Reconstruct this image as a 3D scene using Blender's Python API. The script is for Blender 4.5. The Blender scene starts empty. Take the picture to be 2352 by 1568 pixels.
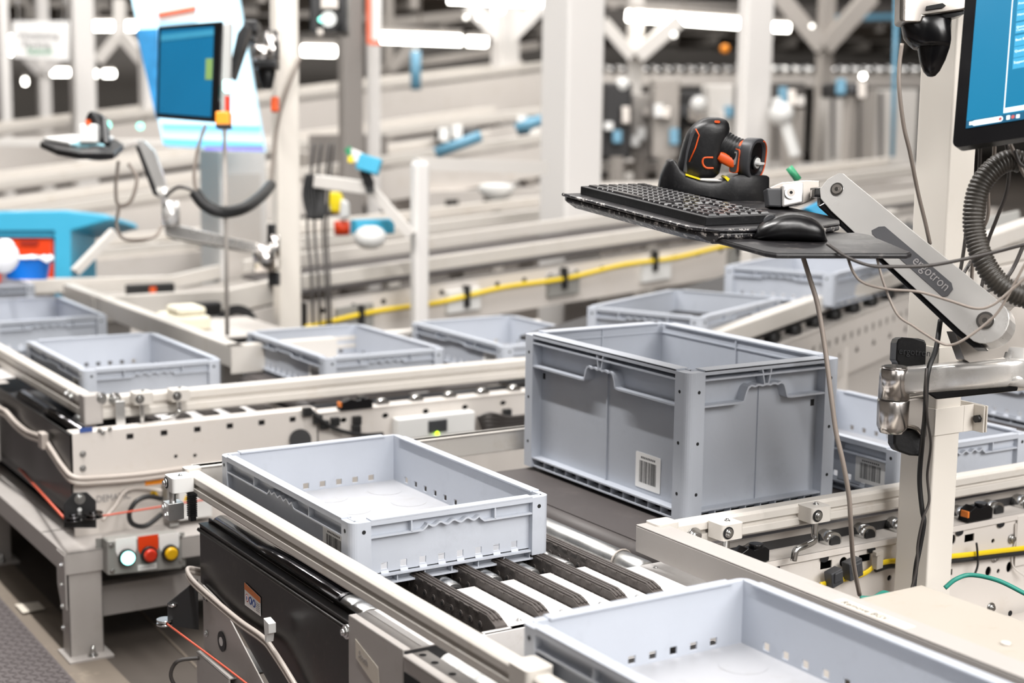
import bpy, bmesh, math, random
from mathutils import Vector, Matrix
from mathutils.geometry import tessellate_polygon
random.seed(7)
V = Vector
PI = math.pi
COL = bpy.context.scene.collection

# ------------------------------------------------------------------ camera model (2352x1568 frame)
FPX = 3518.0
YAW, PITCH, ROLL = math.radians(31.954), math.radians(8.773), math.radians(0.699)
CAM = V((-1.0928, -2.2552, 0.6956))
FW = V((math.sin(YAW)*math.cos(PITCH), math.cos(YAW)*math.cos(PITCH), -math.sin(PITCH)))
_R = V((math.cos(YAW), -math.sin(YAW), 0)); _U = _R.cross(FW)
RT = _R*math.cos(ROLL)+_U*math.sin(ROLL); UP = -_R*math.sin(ROLL)+_U*math.cos(ROLL)
def ray(x, y): return FW+RT*((x-1176)/FPX)-UP*((y-784)/FPX)
def P(x, y, d): return CAM+ray(x, y)*d                       # a point at depth d metres
def pl(x, y, ax, v):
    r = ray(x, y); return CAM+r*((v-CAM[ax])/r[ax])
def Xp(x, y, v): return pl(x, y, 0, v)
def Yp(x, y, v): return pl(x, y, 1, v)
def Zp(x, y, v): return pl(x, y, 2, v)

# ------------------------------------------------------------------ materials
def lin(c):
    if isinstance(c, str): c = [int(c[i:i+2], 16)/255 for i in (0, 2, 4)]
    return tuple((x/12.92 if x <= .04045 else ((x+.055)/1.055)**2.4) for x in c)+(1,)
MATS = {}
def mat(name, col, rough=.5, metal=0, var=.06, scale=8, bump=0, bscale=60, emit=0, rvar=.1, coat=0, dirt=None, dscale=3, damt=.5, alpha=1, trans=0, spec=.5, d0=.55, d1=.72):
    m = bpy.data.materials.new(name); m.use_nodes = True
    nt = m.node_tree; b = nt.nodes['Principled BSDF']; L = nt.links.new
    c = lin(col)
    tc = nt.nodes.new('ShaderNodeTexCoord')
    nz = nt.nodes.new('ShaderNodeTexNoise'); nz.inputs['Scale'].default_value = scale; nz.inputs['Detail'].default_value = 5
    L(tc.outputs['Object'], nz.inputs['Vector'])
    mx = nt.nodes.new('ShaderNodeMix'); mx.data_type = 'RGBA'
    mx.inputs[6].default_value = tuple(max(0, x*(1-var)) for x in c[:3])+(1,)
    mx.inputs[7].default_value = tuple(min(1, x*(1+var)) for x in c[:3])+(1,)
    L(nz.outputs['Fac'], mx.inputs[0]); out = mx.outputs[2]
    if dirt:
        n2 = nt.nodes.new('ShaderNodeTexNoise'); n2.inputs['Scale'].default_value = dscale; n2.inputs['Detail'].default_value = 8; n2.inputs['Roughness'].default_value = .75
        L(tc.outputs['Object'], n2.inputs['Vector'])
        cr = nt.nodes.new('ShaderNodeValToRGB'); cr.color_ramp.elements[0].position = d0; cr.color_ramp.elements[1].position = d1
        cr.color_ramp.elements[0].color = (0, 0, 0, 1); cr.color_ramp.elements[1].color = (damt, damt, damt, 1)
        L(n2.outputs['Fac'], cr.inputs[0])
        m2 = nt.nodes.new('ShaderNodeMix'); m2.data_type = 'RGBA'; m2.inputs[7].default_value = lin(dirt)
        L(cr.outputs[0], m2.inputs[0]); L(out, m2.inputs[6]); out = m2.outputs[2]
    L(out, b.inputs['Base Color'])
    mr = nt.nodes.new('ShaderNodeMapRange'); mr.inputs[3].default_value = max(0, rough-rvar); mr.inputs[4].default_value = min(1, rough+rvar)
    L(nz.outputs['Fac'], mr.inputs[0]); L(mr.outputs[0], b.inputs['Roughness'])
    b.inputs['Metallic'].default_value = metal
    b.inputs['Specular IOR Level'].default_value = spec
    if coat: b.inputs['Coat Weight'].default_value = coat
    if trans: b.inputs['Transmission Weight'].default_value = trans
    if emit:
        L(out, b.inputs['Emission Color']); b.inputs['Emission Strength'].default_value = emit
    if bump:
        n3 = nt.nodes.new('ShaderNodeTexNoise'); n3.inputs['Scale'].default_value = bscale; n3.inputs['Detail'].default_value = 3
        L(tc.outputs['Object'], n3.inputs['Vector'])
        bp = nt.nodes.new('ShaderNodeBump'); bp.inputs['Strength'].default_value = bump; bp.inputs['Distance'].default_value = .002
        L(n3.outputs['Fac'], bp.inputs['Height']); L(bp.outputs[0], b.inputs['Normal'])
    MATS[name] = m
    return m
TOTE = mat('tote_plastic', 'B3B8C1', .42, 0, .04, 14, .12, 90, dirt='8F939A', dscale=9, damt=.22)
TOTEF = mat('tote_floor_plastic', 'A9AAAE', .38, 0, .05, 16, .2, 40, dirt='9C9A9A', dscale=16, damt=.6)
HOLE = mat('dark_hole', '101012', .8)  # flat marks in it stand for the darkness inside holes and slots
CREAM = mat('cream_painted_steel', 'D2CCC6', .4, 0, .03, 5, .05, 120, dirt='B9AC9A', dscale=6, damt=.3)
GREYP = mat('warm_grey_painted_steel', 'ADA8A4', .42, 0, .04, 5, .05, 100, dirt='8d8378', dscale=7, damt=.3)
RAILM = mat('cream_rail_profile', 'CFCAC3', .36, 0, .03, 6, dirt='B4A794', dscale=14, damt=.35)
POSTM = mat('post_enamel', 'E4DED5', .33, 0, .02, 3, dirt='C6BCAE', dscale=2, damt=.3)
TABLEM = mat('worn_table_paint', 'AEA79D', .45, 0, .05, 5, dirt='97815F', dscale=13, damt=.5)
WPLATE = mat('white_plate', 'D2CFCD', .4, 0, .02, 8, dirt='9a8f85', dscale=30, damt=.25)
BLACKP = mat('black_glossy_panel', '1A1817', .34, 0, .15, 5, .05, 50, spec=.3, dirt='5b5650', dscale=40, damt=.25)
STRIP = mat('dusty_black_chain_plastic', '4A4441', .6, 0, .15, 50, .3, 300, dirt='736b66', dscale=60, damt=.5)
RUBBER = mat('black_rubber', '1A1A1B', .5, 0, .1, 30)
BELT = mat('conveyor_belt_rubber', '474241', .55, 0, .06, 6, .15, 400, dirt='6d6562', dscale=5, damt=.4)
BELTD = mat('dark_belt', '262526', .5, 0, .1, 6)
STEEL = mat('zinc_roller_steel', 'DADAD9', .34, 1, .08, 12, dirt='8f8b86', dscale=20, damt=.4)
DSTEEL = mat('dark_polished_roller', '6F6E70', .12, 1, .1, 8, dirt='a0785a', dscale=14, damt=.25)
ZINC = mat('zinc_bolt', 'D3D3D2', .18, 1, .1, 40)
ALU = mat('polished_aluminium_arm', 'E9E7E4', .26, .62, .06, 6, .05, 40, dirt='b5aca4', dscale=5, damt=.4)
CHROME = mat('chrome', 'E3DEDA', .2, 1, .03, 6)
CASTALU = mat('cast_aluminium', 'ABA59F', .3, 1, .05, 12)
BPLAS = mat('black_plastic', '161618', .38, 0, .12, 20, .1, 200, spec=.4, dirt='4b4a4a', dscale=70, damt=.3)
BPLASG = mat('black_gloss_plastic', '0E0E10', .2, 0, .1, 10, spec=.45)
CHAR = mat('charcoal_rubber_grip', '3A3B3E', .45, 0, .1, 20)
DKGREY = mat('dark_grey_label', '4A4A4D', .4)
ORANGE = mat('orange_plastic', 'D9551C', .4, 0, .05)
YELL = mat('yellow_plastic', 'F2DA1B', .4)
CABG = mat('grey_cable', '8A8078', .45, 0, .06, 20)
CABD = mat('dark_cable', '3F3B39', .45, 0, .08, 20)
CABF = mat('light_flat_cable', 'B9B0A8', .4, 0, .05, 20)
CONDU = mat('corrugated_conduit', '3A3631', .4, 0, .1, 30)
YCAB = mat('yellow_cable', 'E8C81C', .4, 0, .05)
GCAB = mat('green_earth_cable', '2E8F7F', .4, 0, .05)
REDC = mat('red_pull_cord', 'C2563F', .4, 0, .05)
WHITE = mat('white_plastic', 'DEDEDC', .4, 0, .02)
LABW = mat('white_label', 'F1F0EE', .5, 0, .01)
INK = mat('black_ink', '2A2A2C', .6)
INKB = mat('grey_ink', '8D8A8A', .6)
INKBLUE = mat('blue_ink', '35508F', .6)
INKRED = mat('red_ink', 'B24A47', .6)
ORL = mat('orange_label', 'D9792D', .45)
ORLB = mat('bright_orange_label', 'FF9A1F', .45)
WARN = mat('warning_yellow', 'F5C400', .45)
BOXG = mat('control_box_grey', '8E8D89', .45, 0, .04)
REDB = mat('red_button', 'C8321A', .35)
YELB = mat('yellow_button', 'D9A90F', .35)
CYANL = mat('lit_cyan_button', 'A4FFF4', .3, emit=3.5, var=.02)
GREENL = mat('green_led', 'B6F21E', .3, emit=6, var=.02)
TEALL = mat('teal_led', '7FE6D0', .3, emit=3, var=.02)
CYANP = mat('cyan_painted_plastic', '3FA6C9', .4, 0, .04)
REDD = mat('red_drawer', 'E0400F', .4)
BLUEP = mat('blue_plastic', '0E73D6', .35)
BAG = mat('white_plastic_bag', 'F4F6FB', .5, 0, .03, 10, .8, 14)
CONC = mat('concrete_floor', '514A44', .6, 0, .12, 3, .1, 60, dirt='675e55', dscale=4, damt=.4)  # concrete darkened to carry the shade under the conveyors
KERB = mat('worn_concrete_strip', '766C61', .7, 0, .15, 6, .2, 60, dirt='b3a692', dscale=9, damt=.4)
TREADM = mat('tread_plate_rubber', '5E5858', .5, 0, .08, 8)
COLM = mat('column_paint', 'E0DDDA', .5, 0, .02, 2)
COLG = mat('dark_column_paint', '86817D', .5, 0, .04, 2)
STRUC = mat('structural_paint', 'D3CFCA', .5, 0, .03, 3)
STRUD = mat('grey_structure_paint', 'A09A94', .6, 0, .06, 3)  # darker grey than the structural paint
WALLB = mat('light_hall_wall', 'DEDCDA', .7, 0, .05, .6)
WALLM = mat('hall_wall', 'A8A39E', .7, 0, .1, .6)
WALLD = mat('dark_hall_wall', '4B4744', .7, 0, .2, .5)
CEILM = mat('hall_ceiling', 'BDB9B5', .8, 0, .15, .4)
BPIPE = mat('blue_pipe', '6396B0', .4)
TUBE = mat('lit_tube', 'FFFBF2', .4, emit=14, var=.01)
TUBE2 = mat('lit_glow_strip', 'FFFBF2', .4, emit=3, var=.01)
GREENP = mat('green_plastic', '3E9A6F', .4)
TAPE = mat('paper_tape', 'D3CBBE', .6)
FOAM = mat('pale_foam', 'E2DCC8', .8)

# ------------------------------------------------------------------ geometry collector
def catmull(pts, n=8):
    pts = [V(p) for p in pts]
    if len(pts) < 3: return pts
    q = [pts[0]*2-pts[1]]+pts+[pts[-1]*2-pts[-2]]
    out = []
    for i in range(1, len(q)-2):
        a, b, c, d = q[i-1:i+3]
        for k in range(n):
            t = k/n
            out.append(.5*((2*b)+(c-a)*t+(2*a-5*b+4*c-d)*t*t+(3*b-a-3*c+d)*t**3))
    out.append(pts[-1]); return out
class G:
    def __init__(s): s.v = []; s.f = []; s.m = []; s.s = []
    def add(s, vs, fs, m=0, sm=False):
        k = len(s.v); s.v += [V(v) for v in vs]
        for f in fs: s.f.append([i+k for i in f]); s.m.append(m); s.s.append(sm)
        return s
    def box(s, a, b, m=0):
        x0, x1 = sorted((a[0], b[0])); y0, y1 = sorted((a[1], b[1])); z0, z1 = sorted((a[2], b[2]))
        return s.add([(x0,y0,z0),(x1,y0,z0),(x1,y1,z0),(x0,y1,z0),(x0,y0,z1),(x1,y0,z1),(x1,y1,z1),(x0,y1,z1)],
                     [(0,3,2,1),(4,5,6,7),(0,1,5,4),(1,2,6,5),(2,3,7,6),(3,0,4,7)], m)
    def obox(s, c, a, b, d, m=0):
        c, a, b, d = V(c), V(a), V(b), V(d)
        vs = [c+a*i+b*j+d*k for k in (-.5,.5) for i, j in ((-.5,-.5),(.5,-.5),(.5,.5),(-.5,.5))]
        return s.add(vs, [(0,3,2,1),(4,5,6,7),(0,1,5,4),(1,2,6,5),(2,3,7,6),(3,0,4,7)], m)
    def bar(s, p0, p1, w, h, m=0, up=(0,0,1)):
        p0, p1 = V(p0), V(p1); d = p1-p0; x = d.cross(V(up)).normalized(); z = x.cross(d).normalized()
        return s.obox((p0+p1)/2, d, x*w, z*h, m)
    def prism(s, outer, vec, m=0, holes=(), sm=False):
        vec = V(vec); loops = [[V(p) for p in outer]]+[[V(p) for p in h] for h in holes]
        tri = tessellate_polygon(loops); flat = [p for l in loops for p in l]; n = len(flat)
        fs = [tuple(t) for t in tri]+[tuple(i+n for i in reversed(t)) for t in tri]
        s.add(flat+[p+vec for p in flat], fs, m)
        k = len(s.v)-2*n; o = 0
        for l in loops:
            for i in range(len(l)):
                a, b = o+i, o+(i+1) % len(l)
                s.f.append([k+a, k+b, k+b+n, k+a+n]); s.m.append(m); s.s.append(sm)
            o += len(l)
        return s
    def loft(s, secs, m=0, caps=True, sm=True, close=False):
        n = len(secs[0]); vs = [p for sc in secs for p in sc]; fs = []
        R = len(secs)
        for i in range(R-1+(1 if close else 0)):
            for j in range(n):
                a, b = i*n+j, i*n+(j+1) % n; c, d = ((i+1) % R)*n+(j+1) % n, ((i+1) % R)*n+j
                fs.append((a, b, c, d))
        s.add(vs, fs, m, sm)
        if caps and not close:
            k = len(s.v)-len(vs)
            s.f.append([k+i for i in reversed(range(n))]); s.m.append(m); s.s.append(False)
            s.f.append([k+(R-1)*n+i for i in range(n)]); s.m.append(m); s.s.append(False)
        return s
    def cyl(s, p0, p1, r, n=20, r1=None, m=0, caps=True):
        p0, p1 = V(p0), V(p1); d = (p1-p0).normalized()
        x = d.orthogonal().normalized(); y = d.cross(x); r1 = r if r1 is None else r1
        ring = lambda c, q: [c+x*(q*math.cos(2*PI*i/n))+y*(q*math.sin(2*PI*i/n)) for i in range(n)]
        return s.loft([ring(p0, r), ring(p1, r1)], m, caps)
    def lathe(s, p0, p1, prof, n=24, m=0):
        p0, p1 = V(p0), V(p1); d = p1-p0; x = d.orthogonal().normalized(); y = d.normalized().cross(x)
        secs = [[p0+d*t+x*(q*math.cos(2*PI*i/n))+y*(q*math.sin(2*PI*i/n)) for i in range(n)] for t, q in prof]
        return s.loft(secs, m)
    def tube(s, pts, r, n=8, m=0, k=8, flat=None, rf=None):
        pts = catmull(pts, k) if k > 1 else [V(p) for p in pts]
        secs = []; x = None
        for i, p in enumerate(pts):
            d = (pts[min(i+1, len(pts)-1)]-pts[max(i-1, 0)]).normalized()
            x = d.orthogonal().normalized() if x is None else (x-d*x.dot(d)).normalized()
            if flat is not None: x = (V(flat)-d*V(flat).dot(d)).normalized()
            y = d.cross(x); q = r if rf is None else rf(i); ry = q if flat is None else q*.4
            secs.append([p+x*(q*math.cos(2*PI*j/n))+y*(ry*math.sin(2*PI*j/n)) for j in range(n)])
        return s.loft(secs, m)
    def ball(s, c, r, sc=(1,1,1), n=16, m=0):
        c = V(c); secs = []
        for i in range(1, n//2):
            t = PI*i/(n//2)
            secs.append([c+V((r*sc[0]*math.sin(t)*math.cos(2*PI*j/n), r*sc[1]*math.sin(t)*math.sin(2*PI*j/n), -r*sc[2]*math.cos(t))) for j in range(n)])
        return s.loft(secs, m)
    def bolt(s, p, d, r=.006, m=0):
        p, d = V(p), V(d).normalized()
        s.cyl(p, p+d*r*.3, r*1.35, 20, m=m); s.cyl(p+d*r*.3, p+d*r*1.0, r*.85, 6, m=m); s.cyl(p+d*r, p+d*r*1.1, r*.45, 12, m=m)
        return s
    def build(s, name, mats, parent=None, bev=0, seg=2, local=False, smooth=False, sub=0, **tags):
        me = bpy.data.meshes.new(name)
        off = V((0,0,0)) if (local or parent is None) else V(parent.matrix_world.translation if parent.parent is None else parent.parent.location+parent.location)
        me.from_pydata([v-off for v in s.v], [], s.f)
        for i, p in enumerate(me.polygons): p.material_index = s.m[i]; p.use_smooth = s.s[i] or smooth
        for mm in (mats if isinstance(mats, (list, tuple)) else [mats]): me.materials.append(mm)
        bm = bmesh.new(); bm.from_mesh(me); bmesh.ops.recalc_face_normals(bm, faces=bm.faces); bm.to_mesh(me); bm.free()
        o = bpy.data.objects.new(name, me); COL.objects.link(o)
        if parent is not None: o.parent = parent
        if bev:
            b = o.modifiers.new('bevel', 'BEVEL'); b.width = bev; b.segments = seg; b.limit_method = 'ANGLE'; b.angle_limit = math.radians(40)
        if sub:
            b = o.modifiers.new('sub', 'SUBSURF'); b.levels = sub; b.render_levels = sub
        tag(o, **tags)
        return o
def tag(o, label=None, cat=None, group=None, kind=None):
    if label: o['label'] = label
    if cat: o['category'] = cat
    if group: o['group'] = group
    if kind: o['kind'] = kind
    return o
def thing(name, label, cat, loc=(0,0,0), rot=None, group=None):
    o = bpy.data.objects.new(name, None); COL.objects.link(o); o.empty_display_size = .05
    if rot is not None: o.matrix_world = Matrix.Translation(V(loc)) @ rot.to_4x4()
    else: o.location = loc; o.matrix_world = Matrix.Translation(V(loc))
    return tag(o, label, cat, group)
def frame(x, y, z): return Matrix((V(x).normalized(), V(y).normalized(), V(z).normalized())).transposed()
def copy_tree(o, loc=None, rot=None, label=None, parent=None):
    c = o.copy(); COL.objects.link(c)
    if parent is not None: c.parent = parent; c.matrix_parent_inverse = o.matrix_parent_inverse.copy()
    if loc is not None:
        M = Matrix.Translation(V(loc))
        if rot is not None: M = M @ rot.to_4x4()
        c.matrix_world = M
    if label: c['label'] = label
    for ch in list(o.children): copy_tree(ch, parent=c)
    return c
def text(name, body, size, o, x, y, m, parent=None, ext=.0004, align='LEFT', sx=1, at=None):
    cu = bpy.data.curves.new(name, 'FONT'); cu.body = body; cu.size = size; cu.extrude = ext; cu.align_x = align; cu.resolution_u = 3
    tmp = bpy.data.objects.new('tmp', cu); me = bpy.data.meshes.new_from_object(tmp)
    bpy.data.objects.remove(tmp); me.name = name; me.materials.clear(); me.materials.append(m)
    for p in me.polygons: p.material_index = 0
    ob = bpy.data.objects.new(name, me); COL.objects.link(ob)
    x = V(x).normalized(); y = V(y); y = (y-x*y.dot(x)).normalized(); z = x.cross(y)
    M = Matrix((x*sx, y, z)).transposed().to_4x4(); M.translation = V(o)
    if parent is not None:
        ob.parent = parent; R = parent; W = Matrix.Identity(4); ch = []
        while R is not None: ch.append(R); R = R.parent
        for q in reversed(ch): W = W @ (q.matrix_world if q.parent is None else q.matrix_basis)
        M = W.inverted() @ M
    ob.matrix_basis = M if at is None else Matrix.Translation(at)
    return ob
def circ(c, x, y, r, n=14, ry=None):
    c, x, y = V(c), V(x), V(y); ry = r if ry is None else ry
    return [c+x*(r*math.cos(2*PI*i/n))+y*(ry*math.sin(2*PI*i/n)) for i in range(n)]
def rrect(c, x, y, w, h, r, n=5):
    c, x, y = V(c), V(x), V(y); out = []
    for cx, cy, a0 in ((w/2-r, h/2-r, 0), (-w/2+r, h/2-r, 90), (-w/2+r, -h/2+r, 180), (w/2-r, -h/2+r, 270)):
        for i in range(n+1):
            a = math.radians(a0+90*i/n); out.append(c+x*(cx+r*math.cos(a))+y*(cy+r*math.sin(a)))
    return out
def sect(c, x, y, rx, ry, e=2.6, n=28):
    c, x, y = V(c), V(x).normalized(), V(y).normalized(); out = []
    for i in range(n):
        a = 2*PI*i/n; ca, sa = math.cos(a), math.sin(a)
        out.append(c+x*(rx*math.copysign(abs(ca)**(2/e), ca))+y*(ry*math.copysign(abs(sa)**(2/e), sa)))
    return out

# ------------------------------------------------------------------ totes (local: near corner at origin, x 0.4 m, y 0.6 m)
TW, TL = .4, .6
def side_frames(W, L):
    # origin, along, inward for the four sides
    return [(V((0,0,0)), V((1,0,0)), V((0,1,0)), W), (V((W,0,0)), V((0,1,0)), V((-1,0,0)), L),
            (V((W,L,0)), V((-1,0,0)), V((0,-1,0)), W), (V((0,L,0)), V((0,-1,0)), V((1,0,0)), L)]
def col_profile(o, a, b, cw, r, ins, t):
    # o corner, a / b unit directions along the two sides
    pts = [o+a*cw, o+a*r]
    for i in range(1, 7):
        q = PI/2*i/6; pts.append(o+a*(r-r*math.sin(q))+b*(r-r*math.cos(q)))
    k = ins+t*.5
    return pts+[o+b*cw, o+b*cw+a*k, o+a*k+b*k, o+a*cw+b*k]
def ribbon(g, o, a, d, path, th, d0, d1):
    Z = V((0,0,1)); n = len(path)
    secs = []
    for i, (s, z) in enumerate(path):
        p, q = path[max(i-1, 0)], path[min(i+1, n-1)]
        tx, tz = q[0]-p[0], q[1]-p[1]; l = math.hypot(tx, tz); nx, nz = -tz/l*th/2, tx/l*th/2
        secs.append([o+a*(s+nx)+Z*(z+nz)+d*d0, o+a*(s+nx)+Z*(z+nz)+d*d1, o+a*(s-nx)+Z*(z-nz)+d*d1, o+a*(s-nx)+Z*(z-nz)+d*d0])
    g.loft(secs, 0, True, False)
def barcode(g, o, x, y, w, h, n=24, seed=3, ext=.0006):
    # white plate with black bars; o lower left corner
    rnd = random.Random(seed); o, x, y = V(o), V(x), V(y); z = x.cross(y)
    g.prism(rrect(o+x*w/2+y*h/2, x, y, w, h, .003, 3), z*ext, 0)
    s = w*.16
    while s < w*.84:
        t = w*rnd.choice((.008, .012, .02)); p = o+x*s+y*h*.16+z*ext
        g.prism([p, p+x*t, p+x*t+y*h*.62, p+y*h*.62], z*.0002, 1); s += t+w*rnd.choice((.01, .014, .022))
    for k in range(9):
        p = o+x*(w*(.22+.065*k))+y*h*.84+z*ext
        g.prism([p, p+x*w*.04, p+x*w*.04+y*h*.06, p+y*h*.06], z*.0002, 1)
def tote_low_mesh():
    H = .12; g = G(); ins, t, cw, r = .012, .003, .038, .016; Z = V((0,0,1))
    for o, a, d, S in side_frames(TW, TL):
        n = 8 if S == TW else 12
        p = lambda s, z, dd=ins: o+a*s+Z*z+d*dd
        holes = []
        for k in range(n):
            c = cw+.012+(S-2*cw-.024)*(k+.5)/n
            holes.append([p(c-.0065, .026), p(c+.0065, .026), p(c+.0065, .038), p(c-.0065, .038)])
        g.prism([p(ins, .012), p(S-ins, .012), p(S-ins, .118), p(ins, .118)], d*t, 0, holes)
        for k in range(n):                                # small gusset under every window
            c = cw+.012+(S-2*cw-.024)*(k+.5)/n
            g.add([p(c-.0075, .024), p(c+.0075, .024), p(c+.0075, .018, ins-.004), p(c-.0075, .018, ins-.004)], [(0,1,2,3)])
        # rim: raised between the corner caps
        g.prism([p(cw, .1165, 0), p(cw, .1195, 0), p(S-cw, .1195, 0), p(S-cw, .1165, 0)], d*(ins+t+.004), 0)
        g.obox(p(S/2, .113, .0012), a*(S-2*cw), d*.0024, Z*.008)
        # grip rib with finger waves
        path = [(cw-.002, .088)]; c = S/2; gw = .062
        path.append((c-gw, .088))
        for i in range(57):
            u = -1+i/28; path.append((c+u*(gw-.008), .0955+.0028*math.cos(u*PI*4)+(-.004 if abs(u) > .97 else 0)))
        path += [(c+gw, .088), (S-cw+.002, .088)]
        ribbon(g, o, a, d, path, .0032, .001, ins)
        for f in (.29, .71):
            g.obox(p(S*f, .103, ins/2+.0005), a*.003, d*(ins-.001), Z*.030)
        g.obox(p(S/2, .0175, ins/2+.002), a*(S-2*cw+.01), d*(ins-.002), Z*.0035)
        # skirt under the bottom flange
        g.obox(p(S/2, .0018, .016), a*(S-2*cw+.03), d*.018, Z*.0036)
        g.obox(p(S/2, .0095, .026), a*(S-.05), d*.003, Z*.016)
        m = 6 if S == TW else 9
        for k in range(m+1):
            g.obox(p(cw+(S-2*cw)*k/m, .009, .016), a*.002, d*.016, Z*.016)
    for (o, a, d, S), (o2, a2, d2, S2) in zip(side_frames(TW, TL), side_frames(TW, TL)[-1:]+side_frames(TW, TL)[:-1]):
        q = [V(x)+Z*.010 for x in col_profile(o, a, -a2, cw, r, ins, t)]
        g.prism(q, Z*.107, 0, sm=False)
        for (u, n_) in ((a, -d), (-a2, -d2)):
            c = o+u*.024+Z*.100
            g.prism(circ(c, u, Z, .0038, 14), n_*.0003, 1)
    g.box((ins, ins, .0175), (TW-ins, TL-ins, .021), 2)
    rnd = random.Random(5)
    for i in range(3):
        for j in range(5):                                # shallow dished pads in the floor
            c = V((.075+.125*i, .09+.105*j, .021)); g.prism(circ(c, (1,0,0), (0,1,0), .036, 24), V((0,0,.0006)), 2)
    return g
def low_body(parent):
    o = tote_low_mesh().build('body', (TOTE, HOLE, TOTEF), parent, .0009, 2, local=True)
    return o
def low_label(parent, seed=3):
    g = G(); barcode(g, (.0112, .135, .028), (0,-1,0), (0,0,1), .088, .055, seed=seed)
    return g.build('barcode_label', (LABW, INK), parent, local=True, label='white barcode label on the long side')
first_low = None
def low_tote(n, label, rot=0, slope=0, az=0):
    """n: near corner at rim height"""
    global first_low
    R = Matrix.Rotation(math.radians(az), 3, 'Z') @ Matrix.Rotation(math.radians(-slope), 3, 'Y')
    if first_low is None:
        first_low = thing('storage_tote', label, 'tote', (0,0,0), Matrix.Identity(3), 'shallow grey stacking totes')
        low_body(first_low); low_label(first_low)
        c = first_low
    else: c = copy_tree(first_low, label=label)
    c.matrix_world = Matrix.Translation(V(n)-R @ V((0,0,.12))) @ R.to_4x4()
    return c
low_tote((0,0,0), 'empty shallow grey tote in the middle of the near conveyor, on black chain strips')
low_tote((-.012,-1.152,0), 'large blurred shallow grey tote cut off by the bottom edge, nearest the camera')
low_tote((.091,1.852,-.032), 'shallow grey tote in the corner of the left rear conveyor, above the control box')
low_tote((.756,1.729,-.032), 'shallow grey tote on dark belt just behind the long rail, middle of picture')
low_tote((1.33,1.68,-.032), 'shallow grey tote on dark belt, partly hidden behind left edge of the big tote')
low_tote((.083,2.889,-.032), 'shallow grey tote at left edge, behind the left rear corner tote')
low_tote((.105,3.90,-.032), 'shallow grey tote corner at far left, in front of the blue bin')
low_tote((1.222,-.060,0), 'shallow grey tote with barcode behind the cream workstation post')
low_tote((2.11,.02,0), 'shallow grey tote at right edge under the silver arm, behind the barcode tote')
low_tote((1.771+.4*math.cos(math.radians(115)),1.273+.4*math.sin(math.radians(115)),.08), 'shallow grey tote on the rising curve behind the big tote', az=-65)
low_tote((2.462+.4*math.cos(math.radians(115)),1.446+.4*math.sin(math.radians(115)),.16), 'shallow grey tote farthest up the rising curve, below the mouse shelf', az=-65)

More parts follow.
